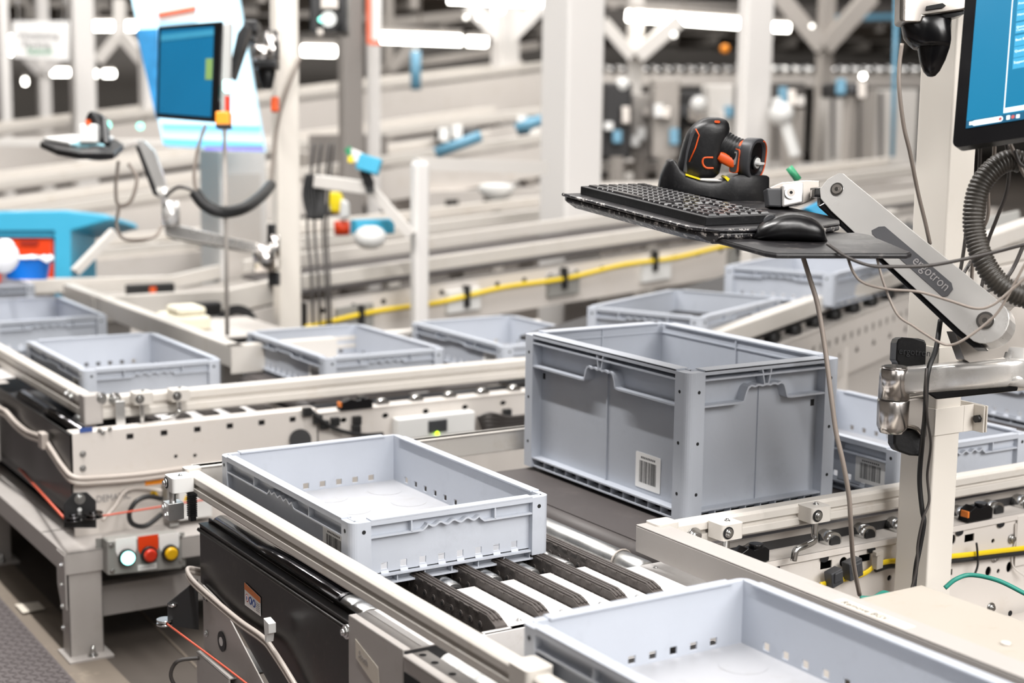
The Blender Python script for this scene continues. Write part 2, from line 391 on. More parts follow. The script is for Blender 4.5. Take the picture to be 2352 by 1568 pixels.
def big_tote():
    H = .311; g = G(); ins, t, cw, r = .025, .003, .042, .017; Z = V((0,0,1))
    for o, a, d, S in side_frames(TW, TL):
        p = lambda s, z, dd=ins: o+a*s+Z*z+d*dd
        sq = [[p(cw+.006, .208), p(cw+.016, .208), p(cw+.016, .222), p(cw+.006, .222)]] if S == TL else [[p(S-cw-.016, .208), p(S-cw-.006, .208), p(S-cw-.006, .222), p(S-cw-.016, .222)]]
        g.prism([p(ins, .008), p(S-ins, .008), p(S-ins, H-.002), p(ins, H-.002)], d*t, 0)
        g.prism(sq[0], -d*.0004, 1)
        g.obox(p(S/2, H-.0022, (ins+t+.004)/2), a*(S-2*cw), d*(ins+t+.004), Z*.0036)
        g.obox(p(S/2, H-.006, .0012), a*(S-2*cw), d*.0024, Z*.009)
        g.obox(p(S/2, H-.0205, ins/2), a*(S-2*cw+.004), d*(ins-.001), Z*.0038)
        c = S/2; path = [(cw-.002, .238), (c-.066, .238), (c-.058, .2395)]
        for i in range(7): q = i/6; path.append((c-.056+.012*q, .242+.026*math.sin(q*PI/2)))
        for i in range(25): u = -1+i/12; path.append((c+u*.040, .2675+.0026*abs(math.cos(u*PI*2))))
        for i in range(7): q = 1-i/6; path.append((c+.056-.012*q, .242+.026*math.sin(q*PI/2)))
        path += [(c+.058, .2395), (c+.066, .238), (S-cw+.002, .238)]
        ribbon(g, o, a, d, path, .0042, .001, ins)
        for sg in (-1, 1):                                  # V shaped ribs over the grip
            q0, q1 = p(c+sg*.013, H-.004, ins/2), p(c+sg*.005, .270, ins/2)
            g.bar(q0, q1, ins-.002, .003, up=a)
        g.obox(p(c, .148, ins-.0016), a*.004, d*.0034, Z*.236)
        g.obox(p(S/2, .028, ins/2+.001), a*(S-2*cw+.004), d*(ins-.002), Z*.0035)
        g.obox(p(S/2, .010, ins/2+.003), a*(S-2*cw+.01), d*(ins-.002), Z*.0035)
        g.obox(p(S/2, .0035, ins+.004), a*(S-2*cw), d*.003, Z*.007)
        m = 8 if S == TW else 12
        for k in range(m+1): g.obox(p(cw+(S-2*cw)*k/m, .019, ins/2+.003), a*.002, d*(ins-.006), Z*.016)
        # inner vertical ribs and inner bead
        g.obox(p(S/2, H-.022, ins+t+.0012), a*(S-2*ins-.01), d*.0024, Z*.003)
        g.obox(p(S/2, .16, ins+t+.0015), a*.005, d*.003, Z*.29)
    sf = side_frames(TW, TL)
    for (o, a, d, S), (o2, a2, d2, S2) in zip(sf, sf[-1:]+sf[:-1]):
        g.prism([V(x)+Z*.006 for x in col_profile(o, a, -a2, cw, r, ins, t)], Z*.301, 0)
        for (u, n_) in ((a, -d), (-a2, -d2)):
            for z in (.268, .166, .064): g.prism(circ(o+u*.027+Z*z, u, Z, .0036, 14), n_*.0003, 1)
    g.box((ins, ins, .012), (TW-ins, TL-ins, .016), 2)
    t = thing('deep_storage_tote', 'tall grey stacking tote with white barcode sticker, largest tote, on the dark belt', 'tote', (.738, .034, -.120))
    g.build('body', (TOTE, HOLE, TOTEF), t, .0009, 2, local=True)
    g = G(); barcode(g, (.0246, .196, .040), (0,-1,0), (0,0,1), .084, .074, seed=9); g.build('barcode_label', (LABW, INK), t, local=True, label='white square barcode sticker')
big_tote()

# ------------------------------------------------------------------ rails and clamps
def rail_prof(p0, p1, w=.030, h=.044):
    """two lobed profile; p0, p1 = centre of the top face"""
    p0, p1 = V(p0), V(p1); d = p1-p0; x = d.cross(V((0,0,1))).normalized(); Z = x.cross(d).normalized(); hw = w/2; e = .005
    prof = [(-hw+e,0),(hw-e,0),(hw,-e),(hw,-h*.40),(hw-.008,-h*.44),(hw-.008,-h*.56),(hw,-h*.60),(hw,-h+e),(hw-e,-h),(-hw+e,-h),(-hw,-h+e),(-hw,-h*.60),(-hw+.008,-h*.56),(-hw+.008,-h*.44),(-hw,-h*.40),(-hw,-e)]
    return G().prism([p0+x*a+Z*b for a, b in prof], d)
def endcap(g, p, x, y, w=.040, h=.052, l=.03):
    """rounded moulded corner cap; p top centre"""
    p, x, y = V(p), V(x).normalized(), V(y).normalized(); Z = V((0,0,1))
    g.prism([q-Z*h+Z*.003 for q in rrect(p, x, y, w, l, .007, 4)], Z*h)
def clamp(parent, p, out, rod=None, name='clamp'):
    """cream clamp block on a rail; p = centre of the block, out = outward direction"""
    p, out = V(p), V(out).normalized(); al = out.cross(V((0,0,1))); Z = V((0,0,1))
    g = G(); g.prism([q-Z*.015 for q in rrect(p, al, out, .050, .046, .007, 4)], Z*.030)
    c = g.build(name, WHITE if name == 'white_clamp' else RAILM, parent, .0015)
    b = G(); b.cyl(p+out*.0225+al*.012, p+out*.0245+al*.012, .0115, 24, m=1); b.bolt(p+out*.0242+al*.012, out, .0065)
    b.bolt(p+Z*.015-al*.004, Z, .004); b.build('bolt', (ZINC, HOLE), c)
    if rod:
        b = G(); b.tube([p+V(q) for q in rod], .0065, 12, k=6); b.build('crank_rod', ZINC, c)
    return c

r1 = thing('guide_rail', 'cream double-lobed guide rail along the left side of the near conveyor', 'guide rail', (-.032, 0, -.046))
rail_prof((-.032, -.60, -.046), (-.032, .66, -.046)).build('profile', RAILM, r1, .001)
rail_prof((-.032, -1.9, -.046), (-.032, -.602, -.046)).build('profile', RAILM, r1, .001)
g = G(); endcap(g, (-.032, .672, -.044), (1,0,0), (0,1,0), .036, .05, .026); g.build('end_cap', RAILM, r1, .0015); g = G(); endcap(g, (-.034, -.615, -.042), (1,0,0), (0,1,0), .044, .054, .05); g.build('end_cap', RAILM, r1, .0015)
c = clamp(r1, (-.073, .632, -.060), (-1,0,0), None, 'white_clamp')
g = G(); g.cyl((-.088,.632,-.075), (-.088,.632,-.105), .007, 14); g.box((-.102,.618,-.098), (-.070,.650,-.132)); g.bolt((-.102,.640,-.108), (-1,0,0), .0055); g.bolt((-.102,.626,-.122), (-1,0,0), .0055)
g.build('clamp_bracket', STEEL, r1, .001)
g = G(); g.box((-.062,.603,-.078), (-.050,.617,-.135));
for k in range(12): g.box((-.064,.601,-.082-.004*k), (-.048,.619,-.080-.004*k))
g.build('sensor', BPLAS, r1, label='black ribbed sensor under the clamp')
r2 = thing('guide_rail', 'cream cross rail behind the empty near tote, ending at the dark belt', 'guide rail', (.35, .70, -.046))
g = G(); g.box((-.02,.690,-.046), (.86,.712,-.096)); g.box((-.02,.686,-.046), (.86,.716,-.050)); g.build('profile', RAILM, r2, .002)

r3 = thing('guide_rail', 'cream double-lobed guide rail in front of the tall tote, with two clamps', 'guide rail', (1.4, -.115, -.05))
rail_prof((.585, -.118, -.050), (3.2, -.118, -.050), .034, .046).build('profile', RAILM, r3, .001)
g = G(); endcap(g, (.566, -.118, -.048), (1,0,0), (0,1,0), .050, .056, .040); g.build('end_cap', RAILM, r3, .0015)
g = G(); g.bolt((.625,-.136,-.078), (0,-1,0), .010); g.cyl((.625,-.134,-.078), (.625,-.138,-.078), .017, 24); g.build('bolt', ZINC, r3)
clamp(r3, (.680, -.158, -.066), (0,-1,0), [(0,-.004,-.012), (0,-.004,-.05), (0,-.004,-.08)])
clamp(r3, (.905, -.150, -.066), (0,-1,0), [(0,-.004,-.012), (0,-.004,-.045), (-.006,-.01,-.054), (-.04,-.02,-.056), (-.062,-.022,-.06), (-.068,-.022,-.08)])

b1 = thing('side_guard_beam', 'long grey flat guard beam with handwritten tape, beside the nearest tote', 'guard beam', (.55, -.5, -.05))
g = G(); g.box((.520, -2.0, -.052), (.568, -.100, -.049)); g.box((.520, -2.0, -.052), (.523, -.100, -.100)); g.build('profile', GREYP, b1, .0015)
g = G(); g.prism([(.523,-.60,-.0488),(.523,-.75,-.0488),(.547,-.75,-.0488),(.547,-.60,-.0488)], (0,0,.0003)); g.build('tape', TAPE, b1)
text('handwriting', 'Remove BGV', .019, (.5275, -.612, -.0484), (0,-1,0), (1,0,0), INK, b1, .0001, sx=.9)

# ------------------------------------------------------------------ near transfer conveyor
t1 = thing('transfer_conveyor', 'near transfer conveyor with black side panel, chain strips and steel rollers', 'conveyor', (.25, .2, -.14))
g = G(); g.prism([(-.045,.60,-.142),(-.045,.60,-.262),(-.045,.46,-.275),(-.045,-.02,-.47),(-.045,-.104,-.50),(-.045,-.104,-.142)], (.004,0,0)); g.build('side_panel', BLACKP, t1, .001)
g = G(); g.tube([(-.047,.60,-.152),(-.047,-.10,-.152)], .004, 10, k=1); g.box((-.047,.60,-.142),(-.022,-.10,-.139)); g.box((-.026,.60,-.139),(-.022,-.10,-.132)); g.build('panel_lip', BLACKP, t1, .0008)
g = G(); g.cyl((-.004,.585,-.150), (-.004,.015,-.150), .025, 36); g.build('roller', DSTEEL, t1, label='dark polished edge roller')
g = G(); g.lathe((.002,.013,-.152), (.002,-.068,-.152), [(0,.022),(.05,.0245),(.4,.0245),(.45,.0225),(.5,.0225),(.55,.0245),(.98,.0245),(1,.022)], 36); g.cyl((.002,-.0685,-.152),(.002,-.071,-.152),.019,24,m=1); g.build('roller', (STEEL, CABG), t1)
for k, xs in enumerate((.137, .223, .303, .380, .455)):
    g = G(); g.prism([(xs-.011,-.262,-.124),(xs-.011,-.235,-.113),(xs-.011,.60,-.113),(xs-.011,.60,-.155),(xs-.011,-.262,-.155)], (.022,0,0))
    for j in range(3): g.tube([(xs-.007+.007*j,-.25,-.1175),(xs-.007+.007*j,-.23,-.1115),(xs-.007+.007*j,.59,-.1115)], .0024, 6, k=1)
    for j in range(26):
        y = -.215+.031*j
        g.cyl((xs-.011,y,-.134), (xs-.0125,y,-.134), .0062, 12); g.cyl((xs-.0125,y,-.134), (xs-.0132,y,-.134), .0034, 8, m=1)
        g.box((xs-.0125,y+.006,-.1135),(xs+.0125,y+.022,-.1165))
    g.build('chain_strip', (STRIP, HOLE), t1, .0008)
for xs in (.180, .263, .342, .418):
    g = G(); g.lathe((xs,.58,-.143), (xs,-.035,-.143), [(0,.0205),(.80,.0205),(.81,.019),(.83,.019),(.84,.0205),(.88,.0205),(.885,.019),(.90,.019),(.905,.0205),(.99,.0205),(1,.018)], 28); g.cyl((xs,-.0352,-.143),(xs,-.040,-.143),.013,16,m=1)
    g.build('roller', (STEEL, HOLE), t1)
for i, (xa, xb) in enumerate(((.152,.209),(.237,.289),(.317,.366),(.394,.441))):
    g = G(); g.box((xa,-.055,-.131),(xb,-.275,-.128)); g.box((xa,-.055,-.131),(xa+.0015,-.275,-.15)); g.bolt(((xa+xb)/2,-.245,-.128),(0,0,1),.004,1); g.build('infill_plate', (WPLATE, STEEL), t1)
g = G(); g.box((.086,-.27,-.128),(.60,-.278,-.26)); g.box((.10,-.262,-.128),(.47,-.275,-.1285)); g.build('cross_plate', WPLATE, t1)
g = G(); g.lathe((.553,.60,-.150), (.553,-.095,-.150), [(0,.0245),(.86,.0245),(.865,.0225),(.885,.0225),(.89,.0245),(.985,.0245),(1,.021)], 36); g.cyl((.553,-.0955,-.15),(.553,-.101,-.15),.017,20,m=1); g.build('roller', (STEEL, HOLE), t1, label='bright steel transfer roller')
g = G(); g.lathe((.505,.58,-.156), (.505,-.085,-.156), [(0,.016),(.985,.016),(1,.013)], 24); g.build('roller', STEEL, t1)
g = G(); g.tube([(.553+.026*math.cos(a/10*PI),-.012-.004*a/10,-.15+.026*math.sin(a/10*PI)) for a in range(11)]+[(.505,-.004,-.15)], .0022, 8, k=1); g.build('round_belt', CABF, t1)
g = G(); g.box((.474,-.102,-.131),(.66,-.33,-.127)); g.box((.474,-.102,-.131),(.478,-.33,-.16)); g.bolt((.545,-.128,-.127),(0,0,1),.0035,1); g.build('cover_plate', (WPLATE, STEEL), t1, .0008)
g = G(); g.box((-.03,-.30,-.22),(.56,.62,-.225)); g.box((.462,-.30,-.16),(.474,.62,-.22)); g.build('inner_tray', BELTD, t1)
# end housings
g = G(); g.box((-.058,-.108,-.300),(-.055,-.296,-.118)); g.box((-.058,-.108,-.121),(.052,-.296,-.118)); g.box((-.058,-.108,-.3),(-.03,-.111,-.121)); g.build('end_housing', GREYP, t1, .002)
g = G(); g.prism([(-.026,-.110,-.1178),(.050,-.110,-.1178),(.054,-.295,-.1178),(.015,-.302,-.1178),(-.026,-.295,-.1178)], (0,0,.0006)); g.build('cover_plate', WPLATE, t1)
g = G(); g.prism([(-.0584,-.135,-.150),(-.0584,-.215,-.172),(-.0584,-.222,-.212),(-.0584,-.137,-.182)], (-.0004,0,0)); g.build('tape', TAPE, t1)
text('handwriting', 'South', .018, (-.059,-.146,-.176), (0,-1,-.22), (0,0,1), INKB, t1, .0001, sx=.8)
g = G(); g.bolt((-.058,-.098,-.150),(-1,0,0),.007); g.cyl((-.05,-.098,-.15),(-.058,-.098,-.15),.012,20); g.build('bolt', ZINC, t1)
g = G(); g.box((-.058,-.300,-.300),(-.055,-1.6,-.124)); g.box((-.058,-.300,-.127),(-.018,-1.6,-.124)); g.tube([(-.057,-.300,-.126),(-.057,-1.6,-.126)],.003,8,k=1)
for y in (-.315,-.352,-.405,-.47,-.55): g.prism(circ((-.034,y,-.124),(1,0,0),(0,1,0),.006,14), (0,0,.0003), 1)
g.box((-.0588,-.301,-.30),(-.0582,-.352,-.15),1); g.build('side_panel', (GREYP, HOLE), t1, .001)
for k in range(8):
    y = -.325-.052*k
    g = G(); g.lathe((.004,y,-.143), (.004,y-.045,-.143), [(0,.012),(.04,.019),(.5,.0195),(.96,.019),(1,.012)], 24); g.build('wheel', WHITE, t1, label='small pale wheel') 
g = G(); g.box((-.02,-.30,-.165),(.03,-1.6,-.17)); g.box((.028,-.30,-.05-.1),(.031,-1.6,-.2)); g.build('wheel_channel', STRUD, t1)
# lower plate, bracket and pull cord pulley below the black panel
g = G(); g.prism([(-.050,.575,-.26),(-.050,.47,-.27),(-.050,-.15,-.56),(-.050,-.6,-.56),(-.050,-.6,-.6),(-.050,.50,-.50),(-.050,.575,-.50)], (.003,0,0))
g.build('lower_plate', GREYP, t1, .001)
g = G(); g.cyl((-.051,.47,-.345),(-.053,.47,-.345),.020,28,m=0); g.cyl((-.053,.47,-.345),(-.054,.47,-.345),.009,20,m=1); g.build('grommet', (RUBBER, LABW), t1)
for y_, z_, r_ in ((.545,-.275,.008),(.555,-.355,.005)): g = G(); g.bolt((-.051,y_,z_),(-1,0,0),r_); g.build('bolt', ZINC, t1)
g = G(); g.prism([(-.052,.565,-.40),(-.052,.565,-.66),(-.052,-.2,-.66),(-.052,.2,-.55)], (-.010,0,0)); g.box((-.066,.575,-.395),(-.062,.40,-.62)); g.box((-.066,.575,-.395),(.03,.40,-.399)); g.build('leg_frame', GREYP, t1, .0015)
g = G(); g.prism([(-.052,.600,-.255),(-.110,.615,-.300),(-.110,.615,-.345),(-.052,.600,-.360)], (0,-.004,0)); g.build('pulley_bracket', RUBBER, t1)
g = G(); g.cyl((-.118,.610,-.330),(-.118,.610,-.334),.016,24); g.cyl((-.118,.610,-.338),(-.118,.610,-.342),.016,24); g.cyl((-.118,.610,-.334),(-.118,.610,-.338),.011,20); g.cyl((-.100,.612,-.30),(-.100,.612,-.306),.010,18); g.build('pulley', ZINC, t1)
g = G(); g.tube([(-.118,.594,-.336),(-.100,.2,-.338),(-.09,-.35,-.34)], .0022, 8, k=4); g.build('pull_cord', REDC, t1, label='thin red pull cord')
g = G(); g.tube([(-.066,.560,-.405),(-.105,.575,-.41),(-.118,.58,-.44),(-.10,.57,-.475),(-.068,.55,-.485)], .004, 10, m=0); g.build('cable', CABD, t1)
# warning label on the black panel
lab = G(); o = V((-.0462,.361,-.240)); x, y = V((0,-1,0)), V((0,0,1))
lab.prism([o,o+x*.076,o+x*.076+y*.036,o+y*.044], (-.0005,0,0)); a = o+V((-.0006,0,0))
lab.prism([a+y*.031,a+x*.076+y*.025,a+x*.076+y*.036,a+y*.044], (-.0003,0,0), 1)
for k, mm in ((0,2),(1,3),(2,3)):
    c = a+x*(.012+.017*k)+y*(.017-.0006*k); lab.prism(circ(c,x,y,.0078,20), (-.0003,0,0), mm); 
    if k == 0: lab.prism(circ(c+V((-.0003,0,0)),x,y,.0060,20), (-.0002,0,0), 0)
    lab.prism(circ(c+V((-.0005,0,0)),x,y,.0022,12,.0044), (-.0002,0,0), 3 if k == 0 else 0)
for k in range(5): p = a+x*.056+y*(.020-.0035*k); lab.prism([p,p+x*.017,p+x*.017+y*.0013,p+y*.0013], (-.0003,0,0), 4)
lab.build('warning_label', (LABW, ORL, INKRED, INKBLUE, INKB), t1, label='orange and white safety label with round pictograms')
# flat double cable with clip
fc = thing('flat_cable', 'double grey flat cable sagging across the near black panel, held by a white clip', 'cable', (-.05,.2,-.3))
pts = [(-.03,.640,-.250),(-.062,.625,-.238),(-.066,.59,-.250),(-.060,.50,-.262),(-.058,.36,-.268),(-.062,.245,-.262),(-.064,.19,-.268),(-.060,.08,-.315),(-.060,-.05,-.385),(-.060,-.2,-.44)]
for dz in (0, -.0085): G().tube([(a,b,c_+dz) for a,b,c_ in pts], .0045, 10).build('strand', CABF, fc)
g = G(); q = Xp(628,1430,-.066); g.prism([q+V(v) for v in ((0,.012,.008),(0,-.012,.004),(0,-.012,-.014),(0,-.004,-.018),(0,.0,-.034),(0,.006,-.034),(0,.010,-.01))], (-.014,0,0)); g.build('clip', WHITE, fc, .001)

# ------------------------------------------------------------------ near belt conveyor (runs to the right)
c1 = thing('belt_conveyor', 'near belt conveyor with perforated cream side frame carrying the tall tote', 'conveyor', (1.4, .25, -.13))
g = G(); g.cyl((.610,.60,-.150),(.610,-.085,-.150),.026,30); g.box((.61,-.085,-.1245),(3.2,.62,-.122)); g.box((.61,-.085,-.178),(3.2,.62,-.175)); g.build('belt', BELT, c1)
g = G(); g.cyl((.612,-.087,-.152),(.612,-.112,-.152),.020,24); g.cyl((.612,-.112,-.152),(.612,-.116,-.152),.012,6); g.build('bearing', ZINC, c1)
# side plate in the plane y = -.145
def yy(px, py, y=-.145): return Yp(px, py, y)
X_, Z_ = V((1,0,0)), V((0,0,1))
def rr(x0, y0, x1, y1): a, b = yy(x0, y1), yy(x1, y0); return [V((a.x,-.145,a.z)), V((b.x,-.145,a.z)), V((b.x,-.145,b.z)), V((a.x,-.145,b.z))]
def oo(px, py, r, ry=None): return circ(yy(px, py), X_, Z_, r, 14, ry)
holes = [rr(1884,1285,1911,1309), rr(1972,1270,2000,1292), rr(2215,1224,2238,1246), oo(2189,1239,.008,.011), oo(2281,1242,.005), oo(2270,1312,.009,.011), oo(2293,1311,.005),
         oo(2043,1327,.006), oo(2315,1271,.006), oo(1937,1290,.010), rr(2150,1306,2188,1328), oo(2318,1302,.009,.012), rr(2062,1260,2085,1282), oo(2100,1320,.007)]
hx = 1.62
while hx < 3.1: holes += [circ((hx,-.145,-.20),X_,Z_,.006,12), circ((hx+.05,-.145,-.25),X_,Z_,.009,12)]; hx += .12
g = G(); g.prism([(.70,-.145,-.420),(3.2,-.145,-.420),(3.2,-.145,-.152),(.70,-.145,-.152)], (0,.003,0), 0, holes); g.box((.70,-.148,-.148),(3.2,-.088,-.152)); g.box((.70,-.150,-.148),(3.2,-.146,-.160)); g.build('side_frame', CREAM, c1, .0008)
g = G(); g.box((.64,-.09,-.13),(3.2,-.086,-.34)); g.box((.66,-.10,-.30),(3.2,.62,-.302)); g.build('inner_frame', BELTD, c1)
g = G(); g.box((.66,-.088,-.117),(3.2,-.0895,-.135)); g.build('slider_strip', STRUD, c1)
for k in range(14):
    x = .800+.094*k
    if .88 < x < .9: continue
    g = G(); g.cyl((x,-.092,-.143),(x,-.124,-.143),.019,22); g.cyl((x,-.124,-.143),(x,-.127,-.143),.013,16,m=1); g.build('snub_roller', (ZINC, RUBBER), c1)
for k in range(9):
    x = .815+.125*k; g = G(); g.prism(circ((x,-.1478,-.164),X_,Z_,.011,12,.007),(0,-.0005,0)); g.build('slot', HOLE, c1)
for q in ((2262,1222),(2276,1181+98),(2330,1235)):
    pass
def sensor(parent, x, y, z, l=.075):
    g = G(); pr = [(0,0),(l,0),(l,.022),(l*.85,.030),(l*.5,.026),(l*.3,.032),(.006,.024)]
    g.prism([(x+a,y,z+b) for a, b in pr], (0,.028,0)); g.box((x-.0010,y-.0005,z+.010),(x+.004,y+.020,z+.024),1)
    g.cyl((x+l*.7,y+.013,z+.026),(x+l*.7,y+.013,z+.034),.014,20)
    return g.build('sensor', (BPLASG, ORL), parent, .0015, label='black sensor with orange window')
sensor(c1, .722, -.150, -.146); sensor(c1, 1.335, -.150, -.146)
for px, py in ((2326,1222),(2282,1275),(2312,1222)):
    pass
g = G(); [g.bolt(yy(a,b)+V((0,-.002,0)), (0,-1,0), .0075) for a, b in ((2322,1236),(2283,1279))]; g.build('bolt', ZINC, c1)
g = G(); g.tube([yy(2330,1200)+V((0,-.004,0)), yy(2328,1240)+V((0,-.004,0)), yy(2322,1295)+V((0,-.004,0)), yy(2340,1320)+V((0,-.02,0))], .0022, 6); g.box(yy(2326,1300)+V((0,-.003,0)), yy(2352,1180)+V((.10,-.006,0))); g.build('access_panel', CREAM, c1, .002)
g = G(); a = Yp(2180,1352,-.20); g.box((a.x,-.16,-.368),(a.x+.42,-.28,-.364)); b = Yp(2340,1330,-.28); g.prism([(a.x,-.28,-.364),(b.x,-.28,-.364),(b.x,-.28,-.43),(b.x-.02,-.28,-.45),(a.x,-.28,-.45)], (0,.003,0)); g.build('support_shelf', CREAM, c1, .001)
g = G(); g.bolt(Yp(2275,1395,-.283),(0,-1,0),.008); g.prism(circ(Yp(2320,1408,-.281),X_,Z_,.006,14),(0,-.0005,0),1); g.build('bolt', (ZINC, HOLE), c1)
# yellow/black flat cable with grey ties
yc = thing('yellow_cable', 'yellow and black flat cable clipped along the perforated frame of the near belt conveyor', 'cable', (1.1,-.155,-.25))
def cpath(pts, dy): return [Yp(a, b, -.145)+V((0,dy,0)) for a, b in pts]
yp = [(1870,1338),(1905,1330),(1945,1320),(1975,1310),(2000,1292),(2030,1284),(2060,1282),(2190,1271),(2270,1262),(2352,1253),(2460,1243)]
G().tube(cpath(yp, -.016), .0058, 8, flat=(0,0,1)).build('strand', YCAB, yc)
G().tube([p+V((0,.002,-.011)) for p in cpath(yp[4:], -.016)], .0052, 8).build('strand', RUBBER, yc)
for (a, b), s in (((1958,1305),.036),((1915,1325),.03)):
    p = Yp(a, b, -.170); g = G(); g.obox(p, (.034*s/.036,0,.008), (0,.022,0), (-.006,0,s)); g.obox(p+V((0,-.012,.004)), (.02,0,.004), (0,.006,0), (0,0,.02)); g.build('connector', CHAR, yc, .002)
for a, b in ((2017,1285),(2018,1286)):
    pass
g = G(); p = Yp(2016,1284,-.168); g.obox(p, (.017,0,.002), (0,.014,0), (0,0,.036)); g.obox(p+V((-.008,-.004,.014)), (.012,0,0), (0,.010,0), (0,0,.008)); g.build('clip', TABLEM, yc, .001)
g = G(); g.tube(cpath([(2222,1240),(2224,1258),(2225,1290),(2218,1312)], -.024), .0025, 6); g.build('cable_tie', RUBBER, yc)
gc = thing('green_cable', 'green earth cable arching beside the foot of the cream post', 'cable', (1.3,-.3,-.36))
g = G(); g.tube([P(1975,1372,2.85),P(2005,1372,2.85),P(2030,1360,2.88),P(2060,1372,2.9)], .004, 8); g.tube([P(2170,1350,2.82),P(2195,1330,2.82),P(2230,1320,2.82),P(2290,1332,2.80),P(2352,1362,2.78),P(2420,1400,2.76)], .0042, 8); g.build('strand', GCAB, gc)

# side table plate in front of the post
tb = thing('side_table', 'scuffed grey sheet-metal table top at lower right, in front of the post', 'table', (.65,-.9,-.06))
g = G(); g.box((.570,-.590,-.062),(.728,-2.0,-.059)); g.box((.725,-.590,-.062),(.728,-2.0,-.13)); g.box((.570,-.590,-.062),(.728,-.593,-.2)); g.build('top', TABLEM, tb, .0015)
g = G(); g.cyl(Zp(2310,1480,-.059),Zp(2310,1480,-.059)+V((0,0,.004)),.007,20); g.build('rivet', CREAM, tb, .001)

# ------------------------------------------------------------------ workstation post
PX, PY, PZ0 = 1.087, -.274, -.68
def post(x, y, name, label, z1=1.5, m=POSTM, wx=.068, wy=.085, z0=-.68):
    t = thing(name, label, 'post', (x+wx/2, y+wy/2, z0))
    g = G(); g.box((x,y,z0),(x+wx,y+wy,z1)); g.build('tube', m, t, .004, 3)
    g = G(); g.box((x-.05,y-.05,z0),(x+wx+.05,y+wy+.05,z0+.008)); g.build('base_plate', m, t, .001)
    return t
p1 = post(PX, PY, 'workstation_post', 'square cream steel post of the near workstation, holding the silver arms')
for z in (.205, .088):      # strap brackets
    g = G(); h = .052
    g.box((PX-.006,PY-.003,z),(PX+.100,PY-.0005,z+h)); g.box((PX+.072,PY-.003,z),(PX+.0745,PY+.03,z+h)); g.box((PX+.100,PY-.028,z),(PX+.103,PY-.0005,z+h)); g.box((PX+.108,PY-.028,z),(PX+.111,PY+.06,z+h))
    g.box((PX-.006,PY-.003,z),(PX-.003,PY+.09,z+h)); s = g.build('strap_bracket', POSTM, p1, .001)
    g = G(); g.cyl((PX+.100,PY-.016,z+h*.5),(PX+.092,PY-.016,z+h*.5),.008,6); g.cyl((PX+.111,PY-.016,z+h*.5),(PX+.118,PY-.016,z+h*.5),.006,14); g.build('bolt', RUBBER, s)

# ------------------------------------------------------------------ lower articulated arm
EX, EY, EZ = RT.copy(), UP.copy(), -FW          # a basis facing the photographer, used only to orient hand-posed fittings
def flatp(pts, d): return [P(a, b, d) for a, b in pts]
la = thing('keyboard_mount', 'polished silver articulated arm with dark name strip holding the keyboard tray', 'monitor arm', P(2050,900,2.78))
def capsule(a, b, r, n=12):
    a, b = V(a), V(b); d = (b-a).normalized(); out = []
    return d
# big extension: outline in its own plane between the two pivots
A0, B0 = P(1932,443,2.82), P(2271,743,2.62)
dA = (B0-A0); L = dA.length; dx = dA.normalized(); dn = (CAM-(A0+B0)/2).normalized(); dn = (dn-dx*dn.dot(dx)).normalized(); dy = dn.cross(dx).normalized()
if dy.z < 0: dy = -dy
def loc3(s, t, n=0): return A0+dx*s+dy*t+dn*n
out = [(-.027,-.020),(-.029,.002),(-.020,.024),(-.012,.029),(0,.029),(L*.5,.034),(L-.02,.039)]
for i in range(1, 12):
    a = PI/2-PI*i/12; out.append((L+.040*math.cos(a), .0+.040*math.sin(a)))
out += [(L-.02,-.040),(L*.5,-.038),(.02,-.036),(-.012,-.032)]
g = G(); g.prism([loc3(s, t, -.022) for s, t in out], dn*.044); g.build('extension', ALU, la, .006, 4)
g = G(); out2 = [(-.010,-.046),(L*.5,-.046),(L-.02,-.050),(L+.015,-.047),(L+.030,-.034),(0,-.02)]
g.prism([loc3(s, t, -.016) for s, t in out2], dn*.032); g.build('underside_cover', BPLASG, la, .003, 2)
st = [(L*.285,-.015),(L*.30,-.001),(L*.32,.006),(L*.76,.009),(L*.785,.003),(L*.79,-.012),(L*.775,-.019),(L*.30,-.019)]
g = G(); g.prism([loc3(s, t*1.0+.001, .0215) for s, t in st], dn*.0018); ns = g.build('name_strip', DKGREY, la, .0006)
text('lettering', 'ergotron', .0245, loc3(L*.545,-.0085,.0236), dx, dy, INKB, ns, .0002, sx=.95)
g = G()
for s, r in ((0,.0125),(L,.0155)):
    g.cyl(loc3(s,0,.021), loc3(s,0,.0232), r, 28); g.cyl(loc3(s,0,.0232), loc3(s,0,.0245), r*.72, 24, m=1); g.cyl(loc3(s,0,.0245), loc3(s,0,.0250), r*.3, 12)
g.build('pivot_bolt', (ZINC, CASTALU), la)
# hub behind and right of the lower pivot
g = G(); g.prism(flatp([(2192,760),(2215,825),(2232,836),(2290,836),(2305,822),(2310,808),(2352,808),(2400,808),(2400,705),(2330,705),(2296,735),(2310,775),(2270,802)], 2.68), FW*.05); g.build('pivot_housing', CASTALU, la, .005, 3)
g = G(); g.lathe(P(2330,806,2.70), P(2328,906,2.68), [(0,.026),(.7,.026),(.85,.022)], 28)
def barsec(a, b, w, h, e=.25):
    pass
q0, q1 = P(2052,876,2.72), P(2338,851,2.68)
ax_ = (q1-q0).normalized(); upv = V((0,0,1)); bk = ax_.cross(upv).normalized()
g.loft([sect(q0+ax_*0.00, bk, upv, .022, .0235, 4), sect(q1-ax_*.02, bk, upv, .022, .026, 4), sect(q1+ax_*.010, bk, upv, .019, .022, 4)])
g.build('forearm', ALU, la, smooth=True)
g = G(); g.prism([q0+ax_*.055-upv*.022-bk*.014, q1-upv*.024-bk*.014, q1-upv*.034-bk*.014, q0+ax_*.075-upv*.037-bk*.014], bk*.028); g.build('forearm_cover', BPLASG, la, .003)
